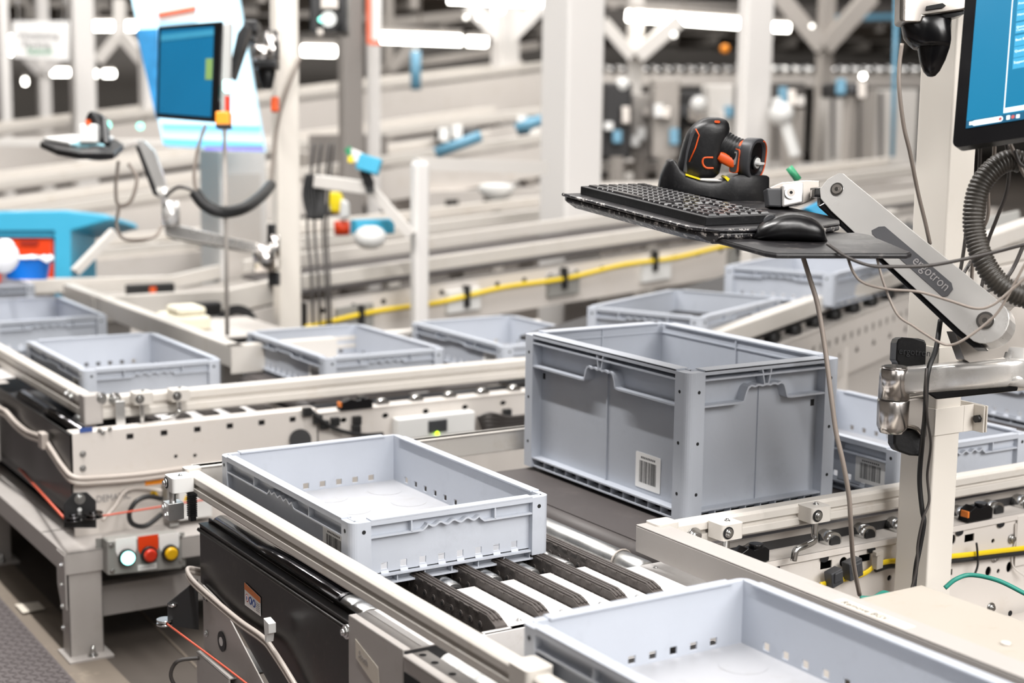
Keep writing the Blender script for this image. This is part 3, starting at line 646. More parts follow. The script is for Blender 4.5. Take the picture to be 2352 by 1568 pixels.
g = G(); g.prism([q0+ax_*a+upv*b-bk*.0226 for a, b in ((.026,.002),(.046,.002),(.054,-.004),(.052,-.008),(.026,-.008))], -bk*.0008); g.build('slot', HOLE, la)
sb = G(); m0 = q0+ax_*.002
sb.lathe(m0+upv*.026, m0-upv*.030, [(0,.024),(.06,.0265),(1,.0275)], 36); sb.cyl(m0+upv*.0262, m0+upv*.0275, .021, 28)
sb.build('shaft', CHROME, la)
sb = G(); sb.lathe(m0-upv*.0315, m0-upv*.092, [(0,.027),(.04,.0285),(.8,.0275),(1,.022)], 36); sb.build('collar', CHROME, la)
g = G(); Wp = lambda a, b, d=2.74: P(a, b, d)
g.prism([Wp(a, b) for a, b in ((2062,915),(2128,905),(2132,1008),(2118,1002),(2108,990),(2095,985),(2050,978))], FW*.05); g.build('clamp_body', CASTALU, la, .007, 4)
g = G(); g.prism([Wp(a, b, 2.765) for a, b in ((2053,985),(2095,985),(2108,992),(2116,1005),(2122,1008),(2120,1048),(2090,1046),(2060,1035),(2052,1020))], FW*.045); g.build('clamp_pad', BPLAS, la, .004, 3)
cp = thing('arm_end_cap', 'black rounded cover with raised lettering on top of the silver arm clamp', 'cover', P(2095,850,2.83))
g = G(); g.prism([P(a, b, 2.83) for a, b in ((2060,787),(2064,778),(2072,774),(2110,777),(2124,781),(2128,790),(2126,850),(2063,846),(2063,832),(2058,828))], FW*.05); o = g.build('shell', BPLAS, cp, .004, 3)
text('lettering', 'ergotron', .0175, P(2064,812,2.828), RT*.9+UP*-.08, UP, CHAR, cp, .0003, sx=.93)
# wrist between extension and tray
g = G(); g.prism([P(a, b, 2.86) for a, b in ((1872,432),(1905,430),(1928,432),(1915,462),(1900,474),(1884,470),(1884,452),(1870,452))], FW*.03); g.build('elbow_link', BPLASG, la, .003)
wr = thing('tray_hinge', 'silver hinge bracket between keyboard tray and silver arm', 'bracket', P(1815,440,2.93))
g = G(); g.prism([P(a, b, 2.90) for a, b in ((1768,430),(1795,418),(1850,413),(1882,414),(1882,430),(1862,432),(1862,452),(1880,453),(1862,462),(1840,470),(1768,474))], FW*.045); g.build('plate', CASTALU, wr, .005, 3)
g = G(); g.prism([P(a, b, 2.885) for a, b in ((1797,424),(1846,417),(1846,466),(1797,476))], FW*.01); g.build('plate', ALU, wr, .004, 3)
g = G(); p = P(1817,442,2.878); g.cyl(p+FW*.01, p, .0115, 28); g.cyl(p, p-FW*.001, .0075, 24, m=1); g.cyl(p-FW*.001, p-FW*.0014, .003, 12, m=2); g.build('bolt', (ZINC, CASTALU, HOLE), wr)
g = G(); g.prism([P(a, b, 2.89) for a, b in ((1760,432),(1796,432),(1796,476),(1765,474))], FW*.04); g.build('block', CHAR, wr, .003)

# ------------------------------------------------------------------ upper arm and monitor
ua = thing('monitor_mount', 'silver and black upper arm bracket on the post, beside the large monitor', 'monitor arm', P(2135,60,2.72))
g = G(); g.prism([P(a, b, 2.70) for a, b in ((2072,-70),(2069,0),(2068,50),(2118,52),(2125,35),(2215,22),(2260,12),(2260,-70))], FW*.05); g.build('forearm', CASTALU, ua, .010, 4)
g = G(); g.prism([P(a, b, 2.696) for a, b in ((2128,14),(2165,7),(2173,13),(2168,17),(2127,23))], FW*.002); g.build('slot', HOLE, ua)
g = G(); g.prism([P(a, b, 2.71) for a, b in ((2125,37),(2215,24),(2215,32),(2190,40),(2140,44))], FW*.03); g.build('underside_cover', BPLASG, ua, .001)
k0, k1 = P(2106,46,2.735), P(2118,180,2.735)
g = G(); kd = (k1-k0)
secs = []
for t, rx, ry, ox in ((-.06,.040,.028,.012),(0,.042,.030,.013),(.02,.042,.031,.013),(.30,.041,.031,.015),(.40,.037,.028,.018),(.48,.031,.026,.021)):
    secs.append(sect(k0+kd*t+RT*ox, RT, FW, rx, ry, 2.6))
g.loft(secs); g.build('shaft_cover', BPLASG, ua)
g = G(); secs = []
for t, rx, ox in ((.0,.030,.030),(.36,.030,.026),(.5,.027,.025),(.7,.022,.021),(.88,.014,.018),(.96,.007,.017),(.975,.002,.017)):
    secs.append(sect(k0+kd*t+RT*ox, RT, FW, rx*1.02, rx*.9, 2.4))
g.loft(secs); g.build('cone_cap', BPLASG, ua)
# monitor
BL = P(2187,340,2.46); yu = (P(2216,0,2.52)-BL).normalized(); xr = (P(2352,351,2.37)-BL); xr = (xr-yu*xr.dot(yu)).normalized(); zn = xr.cross(yu)
mo = thing('monitor', 'large monitor with blue screen at the right edge, cut off by the frame', 'monitor', BL, frame(xr, yu, zn))
MW, MH = .56, .36
g = G(); g.prism(rrect((MW/2,MH/2,-.018),(1,0,0),(0,1,0),MW,MH,.012,6), (0,0,.018)); g.build('housing', BPLASG, mo, .002, 2, local=True)
g = G(); g.box((.0215,.030,.0004),(MW-.02,MH-.02,.0010)); 
SCR = mat('screen_blue', '14688C', .25, 0, .04, 3, emit=.2)
SCL = mat('screen_light_blue', '2F86AB', .3, emit=.45, var=.02); SCD = mat('screen_dark_blue', '0E4560', .3, emit=.6, var=.02); SCW = mat('screen_white', 'D9EDF4', .3, emit=.5, var=.01)
g.build('screen', SCR, mo, local=True)
g = G(); g.box((.0215,.030,.001),(MW-.02,.043,.0012)); g.build('taskbar', SCD, mo, local=True)
g = G(); g.box((.085,.046,.001),(MW-.02,.054,.0013)); g.box((.084,.046,.001),(.0855,MH-.02,.0013),0); g.build('window_edge', SCW, mo, local=True)
g = G(); g.prism(rrect((.058,.0368,.0012),(1,0,0),(0,1,0),.052,.009,.0044,5),(0,0,.0003)); g.build('search_box', SCW, mo, local=True)
g = G(); 
for a, b in ((.0272,.0345),(.0303,.0345),(.0272,.0376),(.0303,.0376)): g.box((a,b,.0012),(a+.0026,b+.0026,.0016))
g.box((.090,.0335,.0012),(.0955,.0405,.0016)); g.box((.106,.0335,.0012),(.1115,.0395,.0016)); g.build('taskbar_icon', SCW, mo, local=True)
g = G(); g.prism(circ((.0795,.0368,.0015),(1,0,0),(0,1,0),.0028,16),(0,0,.0003)); g.prism(circ((.1005,.0368,.0012),(1,0,0),(0,1,0),.003,16),(0,0,.0003)); g.build('taskbar_icon', INKRED, mo, local=True)
for k, s in enumerate(('Supported Quantity', 'Quantity Remaining', 'Best Before Date', 'Quantity on', 'Handling Unit', 'Product', 'Batch')):
    yk = .128+.0195*k+(.003 if k > 2 else 0)+(.002 if k > 3 else 0)
    g = G(); g.box((.0935,yk-.009,.001),(MW-.03,yk+.0095,.0012)); g.build('form_row', SCL, mo, local=True)
    if k == 3: tx = text('form_text', 'Quantity\nCurrent', .0052, BL, xr, yu, SCW, mo, .0001)
    else: tx = text('form_text', s, .0058, BL, xr, yu, SCW, mo, .0001)
    tx.matrix_basis = Matrix.Translation((.095, yk, .0014))

# ------------------------------------------------------------------ keyboard tray (local x = across, y = along keys, z = up)
KO = P(1622,497,2.65)
ku = V((.03,.405,.029)).normalized(); kv = V((.158,-.015,.002)); kv = (kv-ku*kv.dot(ku)).normalized(); kw = kv.cross(ku)
if kw.z < 0: kw = -kw
KF = frame(kv, ku, kw)
tr = thing('keyboard_tray', 'worn black keyboard tray with lower mouse shelf and chipped white scuffs', 'tray', KO, KF)
def lp(s, t, n): return V((s, t, n))
SCUF = mat('scuffed_tray_edge', '1C1B1F', .35, 0, .1, 30, .3, 120, dirt='CFC9C4', dscale=75, damt=.9, d0=.54, d1=.60)
TRAYM = mat('tray_top', '201F21', .42, 0, .1, 20, dirt='A39B95', dscale=35, damt=.3)
g = G()
ol = [(-.026,.450),(-.034,.43),(-.034,.03),(-.026,-.015),(0,-.045),(.04,-.055),(.20,-.055),(.27,-.03),(.31,.02),(.31,.40),(.28,.450)]
g.prism([lp(a,b,-.022) for a, b in ol], (0,0,.005)); g.build('top', TRAYM, tr, .002, 2, local=True)
g = G(); inn = [(.0+.016*0+a*1.0+(.022 if a < 0 else -.02 if a > .25 else 0), b+(.02 if b < 0 else -.02 if b > .45 else 0)) for a, b in ol]
g.loft([[lp(a,b,-.0225) for a, b in ol], [lp(a,b,-.030) for a, b in ol], [lp(a,b,-.044) for a, b in inn]], 0, True, False)
g.build('underside', SCUF, tr, .002, 2, local=True)
g = G(); path = [lp(a,b,-.0175) for a, b in ol]; g.tube([lp(-.033,.445,-.018),lp(-.034,.30,-.018),lp(-.034,.03,-.018),lp(-.026,-.015,-.018),lp(0,-.045,-.018),lp(.06,-.055,-.018),lp(.20,-.055,-.018)], .0035, 8, k=4); g.build('rim', SCUF, tr, local=True)
sh = [(.005,.02),(.0,-.01),(-.002,-.175),(.006,-.195),(.225,-.262),(.24,-.255),(.302,-.075),(.295,-.05),(.20,.02)]
g = G(); g.prism([lp(a,b,-.042) for a, b in sh], (0,0,.008)); g.build('mouse_shelf', TRAYM, tr, .0025, 2, local=True)
g = G(); sh2 = [(a*.985+.002, b*.985-.001) for a, b in sh]; g.prism([lp(a,b,-.034) for a, b in sh2[1:-1]], (0,0,.0012)); g.build('mouse_pad', TRAYM, tr, .0005, local=True)

kb = thing('keyboard', 'black full-size keyboard lying on the worn tray', 'keyboard', KO, KF)
KW, KL = .152, .435
g = G(); g.prism([lp(0,0,-.017),lp(0,KL,-.017),lp(0,KL,-.001),lp(0,0,-.001)], (KW,0,0)); g.build('case', BPLAS, kb, .0015, 2, local=True)
KEYM = mat('keycaps_worn', '232224', .22, 0, .2, 60, dirt='A5A09B', dscale=70, damt=.35, spec=.6)
rows = 6; first = True; proto = None
# blocks along y: main 15 cols, nav 3, numpad 4
blocks = [(.012, 15), (.012+15*.0190+.006, 3), (.012+18*.0190+.012, 4)]
blocks = [(KL-b0*.97-n*.0184, n) for b0, n in blocks]
for bi, (y0, n) in enumerate(blocks):
    for r in range(rows):
        x0 = .010+r*.0225
        if bi == 1 and r in (3,): continue
        spans = [(k, 1) for k in range(n)]
        if bi == 0 and r == 0: spans = [(0,1),(1,1),(2,1),(3,1),(4,6),(10,1),(11,1),(12,1),(13,2)]
        if bi == 0 and r == 1: spans = [(0,3)]+[(k,1) for k in range(3,13)]+[(13,2)]
        if bi == 0 and r == 2: spans = [(0,2)]+[(k,1) for k in range(2,13)]+[(13,2)]
        for k, w in spans:
            if bi == 0 and r == 5: continue
            # row 0 is nearest the user (left of the picture): keys run along y
            a, b = y0+k*.0184+.0012, y0+(k+w)*.0184-.0012
            g = G(); h = .0026
            g.loft([[lp(x0,a,-.0012),lp(x0+.0178,a,-.0012),lp(x0+.0178,b,-.0012),lp(x0,b,-.0012)],[lp(x0+.0016,a+.0014,h),lp(x0+.0160,a+.0014,h),lp(x0+.0160,b-.0014,h),lp(x0+.0016,b-.0014,h)]],0,True,False)
            g.build('key', KEYM, kb, local=True)
g = G()
for k in range(15):
    a, b = blocks[0][0]+k*.0184+.0012, blocks[0][0]+(k+1)*.0184-.0012; x0 = .010+5*.0225
    g.loft([[lp(x0,a,-.0012),lp(x0+.0178,a,-.0012),lp(x0+.0178,b,-.0012),lp(x0,b,-.0012)],[lp(x0+.0016,a+.0014,.0026),lp(x0+.0160,a+.0014,.0026),lp(x0+.0160,b-.0014,.0026),lp(x0+.0016,b-.0014,.0026)]],0,True,False)
g.build('key_row', KEYM, kb, local=True, kind='stuff')
ms = thing('computer_mouse', 'black glossy computer mouse on the shelf of the keyboard tray', 'mouse', KO+KF @ V((.118,-.085,-.033)), KF @ Matrix.Rotation(math.radians(62), 3, 'Z') @ Matrix.Scale(1.18, 3))
secs = []
for t in range(13):
    u = -1+2*t/12; w = max(.003, math.sqrt(max(0, 1-abs(u)**2.6))); yy_ = u*.055
    hh = .040*(1-.36*(u+.1)**2)*w**.7; ww = .030*w*(1-.10*math.cos(u*PI))
    ring = []
    for j in range(24):
        a = 2*PI*j/24; ca, sa = math.cos(a), math.sin(a)
        x = ww*math.copysign(abs(ca)**.8, ca); z = hh*(.38+.62*max(0, sa)**.9) if sa >= 0 else hh*.38*(1-(-sa)**1.3)
        ring.append(V((x, yy_, z)))
    secs.append(ring)
g = G(); g.loft(secs); g.build('shell', mat('mouse_black', '0C0C0E', .3, 0, .1, 12), ms, local=True, smooth=True)
g = G(); g.cyl((-.004,.030,.026),(.004,.030,.026),.010,20); g.build('scroll_wheel', CHAR, ms, local=True)

# ------------------------------------------------------------------ scanner cradle and handheld scanner
CO = KO+KF @ V((.235,.335,-.016))
cr = thing('scanner_cradle', 'black charging cradle on the keyboard tray holding the barcode scanner', 'cradle', CO, frame(RT, FW.cross(RT)*-1 if False else V((0,0,1)).cross(RT), V((0,0,1))))
# cradle local axes: x = right in the picture, y = away, z = up.  1 px ~ 0.86 mm
S_ = .000867
def cl(px, py, y=0): return V(((px-1625.2)*S_, y, (451.3-py)*S_))
top = [(1512,425),(1516,404),(1524,385),(1532,370),(1540,366),(1548,372),(1556,388),(1575,402),(1600,412),(1625,417),(1645,417),(1662,411),(1676,403),(1690,399),(1757,402),(1764,406)]
bot = [(1511,432),(1764,470)]
def botz(px): return 430+(px-1511)*(474-430)/253
secs = []
for i, (px, py) in enumerate(top):
    zt = (451.3-py)*S_; zb = (451.3-botz(px))*S_; u = (px-1638)/126; hw = .046*max(.25, (1-abs(u)**4)**.5)
    x = (px-1625.2)*S_
    ring = []
    for q in ((-hw-.003, zb), (-hw, zt-.008), (-hw+.003, zt), (hw-.003, zt+(0 if px > 1560 else 0)), (hw, zt-.008), (hw+.003, zb)): ring.append(V((x, q[0], q[1])))
    secs.append(ring)
g = G(); g.loft(secs, 0, True, True); cb = g.build('body', BPLAS, cr, .0012, 2, local=True)
g = G(); secs = [[V(((px-1625.2)*S_, -.050, (451.3-botz(px))*S_+.0005)), V(((px-1625.2)*S_, .050, (451.3-botz(px))*S_+.0005)), V(((px-1625.2)*S_, .048, (451.3-botz(px)-16)*S_)), V(((px-1625.2)*S_, -.048, (451.3-botz(px)-16)*S_))] for px in (1560,1640,1700,1766)]
g.loft([[p+V((0,-.001,-.016)) for p in sc] for sc in secs], 0, True, False); g.build('base', BPLASG, cr, .001, local=True)
g = G(); g.prism([cl(1568,397,-.047),cl(1600,407,-.047),cl(1600,411,-.047),cl(1568,401,-.047)], (0,.03,0)); g.prism([cl(1660,402,-.046),cl(1668,408,-.046),cl(1664,414,-.046),cl(1656,406,-.046)], (0,.06,0)); g.build('contact_strip', YELL, cr, local=True)
g = G(); g.prism([cl(1600,411,-.0475),cl(1650,413,-.0475),cl(1640,409,-.0475),cl(1605,407,-.0475)], (0,.002,0)); g.build('label', LABW, cr, local=True)

sc = thing('barcode_scanner', 'black and orange pistol-grip barcode scanner resting in the cradle', 'scanner', CO, frame(RT, V((0,0,1)).cross(RT), V((0,0,1))))
def ring(px, py, dirx, dirz, ra, ry, y=0, e=2.8, n=32):
    d = V((dirx, 0, dirz)); return sect(cl(px, py, y), d, V((0,1,0)), ra, ry, e, n)
secs = []
for py, xa, xb, ry in ((408,1566,1640,.030),(398,1556,1650,.034),(375,1556,1655,.037),(350,1561,1658,.038),(328,1567,1663,.038),(310,1573,1669,.038),(297,1581,1671,.037),(286,1591,1669,.034),(279,1601,1664,.029),(274,1611,1656,.022),(271.5,1622,1646,.012)):
    secs.append(ring((xa+xb)/2, py, 1, 0, (xb-xa)/2*S_, ry, 0, 2.7))
g = G(); g.loft(secs); g.build('head', BPLAS, sc, .0015, local=True, smooth=True)
# window wing on the left of the head
g = G(); w = [(1566,396),(1572,350),(1582,306),(1590,292),(1598,300),(1594,322),(1580,370),(1576,398)]
g.prism([cl(a-2,b,-.031) for a, b in w], (0,.062,0)); g.build('bumper', CHAR, sc, .003, 3, local=True)
g = G(); g.tube([cl(a,b,-.0395) for a, b in ((1589,297),(1597,311),(1590,338),(1576,371))], .0013, 6, k=1); g.tube([cl(a,b,.0345) for a, b in ((1589,297),(1597,311),(1590,338),(1578,371))], .0013, 6, k=1); g.build('orange_line', ORANGE, sc, local=True)
g = G(); g.prism([q for q in rrect(cl(1638,281,-.036), (1,0,0), (0,0,1), .0105, .005, .0024, 4)], (0,.010,0)); g.build('status_light', ORANGE, sc, local=True)
# trigger guard
g = G(); g.tube([cl(a,b,-.0365) for a, b in ((1630,361),(1610,362),(1607,374),(1615,384),(1632,385))], .0020, 8); g.build('trigger_guard', ORANGE, sc, local=True)
g = G(); g.prism([cl(a,b,-.012) for a, b in ((1630,350),(1650,362),(1656,372),(1648,384),(1636,388),(1628,376))], (0,.024,0)); g.build('trigger', BPLASG, sc, .003, 3, local=True)
# handle
secs = []
for k in range(48):
    u = k/47; px = 1640+u*62; py = 325+u*28
    rib = .0013*abs(math.sin(u*PI*9)) if .15 < u < .9 else 0
    ra = .030-.004*math.sin(u*PI)-.002*u+rib; secs.append(sect(cl(px, py, -.004-.012*u), V((math.sin(math.radians(30)),0,math.cos(math.radians(30)))), V((.3,1,0)), ra, .0255-.003*math.sin(u*PI)+rib, 2.5, 28))
g = G(); g.loft(secs); g.build('handle', BPLAS, sc, local=True, smooth=True)
g = G(); g.loft([sect(cl(px, py, -.026), V((.45,0,.9)), V((0,1,0)), r, .0095, 3, 20) for px, py, r in ((1644,357,.0085),(1652,361,.0108),(1668,369,.0108),(1682,376,.0100))]); g.build('grip_insert', ORANGE, sc, .0006, local=True)
# battery foot: faces the viewer to the right
fd = V((.80,-.58,-.12)).normalized(); fx = V((0,0,1)).cross(fd).normalized(); fz = fd.cross(fx)
def foot(t, rx, rz, c=(1721,363)): return sect(cl(*c, -.012)+fd*t, fx, fz, rx*1.4, rz*1.16, 2.7, 40)
g = G(); g.loft([foot(-.016,.024,.028),foot(-.010,.027,.034),foot(.010,.0275,.0355),foot(.014,.026,.034),foot(.0142,.021,.029),foot(.009,.020,.028)], 0, True, True); g.build('battery_foot', CHAR, sc, .0008, local=True)
g = G(); g.loft([foot(.0088,.0195,.0275),foot(.0092,.0195,.0275)]); g.build('end_face', BPLASG, sc, local=True)
tmp = foot(.0148,.0238,.0318)
g = G(); g.tube(tmp[30:]+tmp[:9], .0014, 8, k=2); g.build('orange_line', ORANGE, sc, local=True)
g = G(); g.loft([foot(-.020,.0200,.014,(1706,340)),foot(.004,.0200,.014,(1706,340))]); g.build('orange_cap', ORANGE, sc, .002, local=True)
g = G(); q = sect(cl(1696,368,-.014), fd, fz, .0095, .0240, 5, 20); q2 = [v-fx*.0255 for v in q]
g.loft([q, q2]); g.build('label_frame', ORANGE, sc, local=True)
g = G(); q = sect(cl(1696,368,-.014), fd, fz, .0078, .0225, 5, 20); g.loft([[v-fx*.025 for v in q], [v-fx*.0262 for v in q]]); g.build('side_plate', CHAR, sc, local=True)
g = G(); q = sect(cl(1696,362,-.014), fd, fz, .0050, .0130, 5, 20); g.loft([[v-fx*.026 for v in q], [v-fx*.0268 for v in q]]); g.build('label', INKB, sc, local=True)
cc = cl(1721,367,-.012)+fd*.010-fz*.004
g = G(); g.cyl(cc, cc+fd*.003, .0135, 28, m=1); g.cyl(cc, cc+fd*.006, .0105, 28); g.obox(cc+fd*.010, fx*.0220, fz*.0042, fd*.010); g.build('thumb_screw', (WHITE, RUBBER), sc, .0006, local=True)

# ------------------------------------------------------------------ loose cables around the arm
def cable(label, pts, r, m, name='hanging_cable', cat='cable'):
    g = G(); q = [P(*p) for p in pts]; g.tube(q, r, 8, k=8); o = g.build(name, m, None, label=label, cat=cat); return o
cable('grey cable hanging from under the mouse shelf down across the tall tote', [(1842,582,2.60),(1860,640,2.60),(1878,700,2.60),(1895,800,2.60),(1908,900,2.60),(1920,990,2.61),(1936,1060,2.62),(1950,1140,2.64),(1954,1200,2.66),(1960,1290,2.72),(1974,1365,2.80)], .0042, CABG)
cable('thin dark cable looping from the tray across the silver arm to the right edge', [(1900,560,2.52),(1945,590,2.50),(2000,610,2.49),(2060,612,2.50),(2130,610,2.50),(2200,598,2.49),(2280,580,2.48),(2352,562,2.46),(2420,550,2.45)], .0030, CABD)
cable('thin grey cable drooping in front of the middle of the silver arm', [(1944,582,2.56),(1960,625,2.55),(1985,650,2.54),(2040,664,2.53),(2110,670,2.52),(2180,690,2.50),(2240,708,2.48),(2280,700,2.47),(2320,668,2.46),(2352,640,2.45),(2390,600,2.44)], .0024, CABG)
cable('thin grey cable drooping lowest, past the lower pivot of the silver arm', [(2014,592,2.55),(2030,650,2.54),(2060,720,2.53),(2100,750,2.52),(2150,782,2.50),(2180,792,2.50),(2210,782,2.49),(2262,745,2.48),(2300,705,2.47),(2352,610,2.45),(2380,560,2.44)], .0022, CABG)
cable('grey cable hanging from the black upper bracket along the cream post', [(2072,100,2.68),(2066,150,2.68),(2066,210,2.68),(2076,290,2.69),(2090,350,2.70),(2108,440,2.72),(2125,510,2.74),(2136,560,2.76)], .0036, CABG)
cable('thick black cable running down the front of the cream post', [(2160,735,2.70),(2150,800,2.66),(2135,840,2.64),(2128,880,2.64),(2125,950,2.66),(2118,1020,2.74),(2112,1100,2.78),(2118,1170,2.79),(2122,1200,2.79),(2112,1260,2.80),(2104,1300,2.80),(2098,1358,2.80)], .0045, RUBBER)
cable('thin brown cable twisted with the black cable on the cream post', [(2128,845,2.63),(2126,880,2.63),(2130,960,2.66),(2138,1020,2.72),(2130,1090,2.77),(2134,1150,2.78),(2120,1190,2.78),(2108,1250,2.79),(2106,1300,2.79),(2092,1358,2.79)], .0024, CABD)
for i, (lab, pts) in enumerate((
    ('leftmost cable hanging below the monitor behind the corrugated hose', [(2252,320,2.58),(2250,380,2.60),(2246,420,2.62),(2222,480,2.66),(2218,540,2.68),(2206,620,2.70),(2192,660,2.72),(2230,600,2.74)]),
    ('second cable below the monitor, curving behind the corrugated hose', [(2285,320,2.56),(2282,370,2.58),(2270,430,2.62),(2268,500,2.66),(2240,560,2.70),(2232,640,2.74),(2236,700,2.76)]),
    ('third cable below the monitor, right of the corrugated hose', [(2310,320,2.54),(2318,380,2.56),(2312,440,2.58),(2290,500,2.60),(2268,560,2.62),(2262,620,2.64),(2250,680,2.66)]),
    ('cable from the monitor running off the right edge', [(2320,330,2.50),(2340,372,2.50),(2352,400,2.50),(2385,440,2.50)]),
    ('short looped cable under the monitor in front of the corrugated hose', [(2330,345,2.46),(2345,378,2.46),(2375,384,2.46),(2400,380,2.46)]))):
    cable(lab, pts, .0032, CABG if i % 2 else CABD)
cable('dark cable at the right edge below the corrugated hose', [(2352,560,2.6),(2330,610,2.6),(2310,640,2.6),(2280,662,2.62),(2255,672,2.63),(2232,664,2.64)], .0034, CABD)
# corrugated hose: every ridge is part of the one tube
hp = catmull([P(*p) for p in ((2345,372,2.52),(2320,368,2.52),(2285,385,2.52),(2252,425,2.52),(2238,480,2.52),(2240,540,2.52),(2262,605,2.51),(2300,655,2.50),(2352,682,2.49),(2420,690,2.48))], 24)
dd = [0]
for a, b in zip(hp, hp[1:]): dd.append(dd[-1]+(b-a).length)
pitch = .0062; nst = int(dd[-1]/pitch*4); rs = []; j = 0
for i in range(nst):
    s = i*pitch/4
    while j < len(dd)-2 and dd[j+1] < s: j += 1
    t = (s-dd[j])/(dd[j+1]-dd[j]); rs.append(hp[j].lerp(hp[j+1], t))
g = G(); g.tube(rs, .0185, 20, k=1, rf=lambda i: (.0150, .0182, .0185, .0182)[i % 4]); g.build('corrugated_hose', CONDU, None, label='thick dark corrugated hose curving beside the cream post, below the monitor', cat='hose')

# ------------------------------------------------------------------ left rear transfer conveyor with control box
FY = 1.53
t2 = thing('transfer_conveyor', 'left rear transfer conveyor with cream front panel and dark side, above the button box', 'conveyor', t1.location+V((.085,1.87,-.03)))
for ch in list(t1.children):
    if ch.name.split('.')[0] in ('chain_strip', 'infill_plate') or (ch.name.startswith('roller') and 'label' not in ch.keys()): copy_tree(ch, parent=t2)
def F(px, py, y=FY): return Yp(px, py, y)
XL, XM = -.033, .640
g = G(); hs = []
for k in range(6):
    c = V((.115+.0905*k, FY, -.158)); hs.append([c+V(v) for v in ((-.009,0,-.007),(.009,0,-.007),(.009,0,.007),(-.009,0,.007))])
hs += [circ(F(404,1048), X_, Z_, .005, 12), circ(F(448,1046), X_, Z_, .005, 12)]
g.prism([(XL,FY,-.270),(XM,FY,-.270),(XM,FY,-.138),(XL,FY,-.138)], (0,.003,0), 0, hs); g.box((XL,FY,-.138),(XM,FY+.05,-.135)); g.build('front_panel', CREAM, t2, .001)
g = G(); g.box((XL,FY+.006,-.272),(XM,FY+.009,-.405)); g.box((XL,FY+.001,-.27),(XM,FY+.006,-.273)); g.build('lower_panel', CREAM, t2, .001)
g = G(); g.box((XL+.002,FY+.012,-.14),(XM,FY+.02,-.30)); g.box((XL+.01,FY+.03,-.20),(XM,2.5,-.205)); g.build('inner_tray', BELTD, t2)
g = G(); g.box((XL+.01,FY+.03,-.30),(XM,4.4,-.37)); g.box((XL+.02,3.0,-.37),(XM,3.05,-.68)); g.build('underside_light_block', BELTD, t2)  # added block that keeps light from leaking under the lane
g = G(); g.box((XL-.002,FY+.003,-.138),(XL-.005,2.27,-.33)); g.tube([(XL-.004,FY,-.140),(XL-.004,2.27,-.140)], .004, 8, k=1); g.build('side_panel', BLACKP, t2, .001)
g = G(); g.box((XL-.002,2.28,-.130),(XL-.03,4.4,-.36)); g.box((XL-.03,2.28,-.13),(XL+.03,4.4,-.127)); g.build('end_housing', GREYP, t2, .002)
g = G(); g.box((XL+.005,2.33,-.125),(XL+.075,2.50,-.122)); g.build('cover_plate', WPLATE, t2)
g = G(); g.cyl((.030,FY+.05,-.170),(.030,2.25,-.170),.023,30); g.build('roller', DSTEEL, t2, label='dark polished edge roller')
for q in ((190,1042,.006),(190,1075,.006),(228,988,.0045),(252,985,.0045),(236,993,.0045)): g = G(); g.bolt(F(*q[:2])+V((0,-.001,0)), (0,-1,0), q[2]); g.build('bolt', ZINC, t2)
g = G(); a = F(182,990); b = F(212,985); g.box((a.x,FY-.001,a.z-.004),(b.x,FY-.003,b.z+.006)); g.build('slot_plug', INKBLUE, t2)
text('lettering', 'DEMATIC', .026, F(222,1155)+V((0,.004,0)), X_, Z_, INKB, t2, .0003, sx=.82)
a = F(335,1112); b = F(440,1100); g = G(); g.box((a.x,FY+.004,a.z-.004),(b.x,FY+.006,a.z+.008)); g.build('orange_label', ORLB, t2)
def warn(parent, c, s):
    c = V(c); g = G(); g.prism([c+X_*-s+Z_*-s*.8, c+X_*s+Z_*-s*.8, c+Z_*s], (0,-.001,0)); g.prism([c+X_*-s*.15+Z_*-s*.5+V((0,-.001,0)), c+X_*s*.15+Z_*-s*.5+V((0,-.001,0)), c+Z_*s*.45+V((0,-.001,0))], (0,-.0006,0), 1)
    return g.build('warning_sign', (WARN, INK), parent)
warn(t2, F(354,1133)+V((0,.004,0)), .016)
g = G(); a = F(372,1108); b = F(400,1180); g.box((a.x,FY-.04,b.z),(b.x,FY+.005,a.z-.005)); 
for k in range(6): g.box((a.x+.003,FY-.046,a.z-.012-.018*k),(b.x-.003,FY-.04,a.z-.020-.018*k))
g.build('terminal_block', BOXG, t2, .002)
g = G(); a = F(400,1108); b = F(462,1182); g.box((a.x,FY-.03,b.z),(b.x+.02,FY+.005,a.z)); ct = g.build('controller_box', WHITE, t2, .003)
warn(t2, F(428,1143,FY-.031), .008)
g = G(); g.tube([F(372,1145,FY-.05),F(340,1140,FY-.055),F(312,1152,FY-.06),F(297,1180,FY-.06),F(305,1203,FY-.06),F(335,1207,FY-.055),F(372,1180,FY-.05)], .0065, 10); g.build('cable_loop', RUBBER, t2)
g = G(); g.tube([F(235,1195,FY-.03),F(262,1165,FY-.02),F(285,1130,FY-.01),F(310,1120,FY-.01),F(345,1122,FY-.01),F(372,1128,FY-.03)], .005, 8); g.build('cable', CABF, t2)
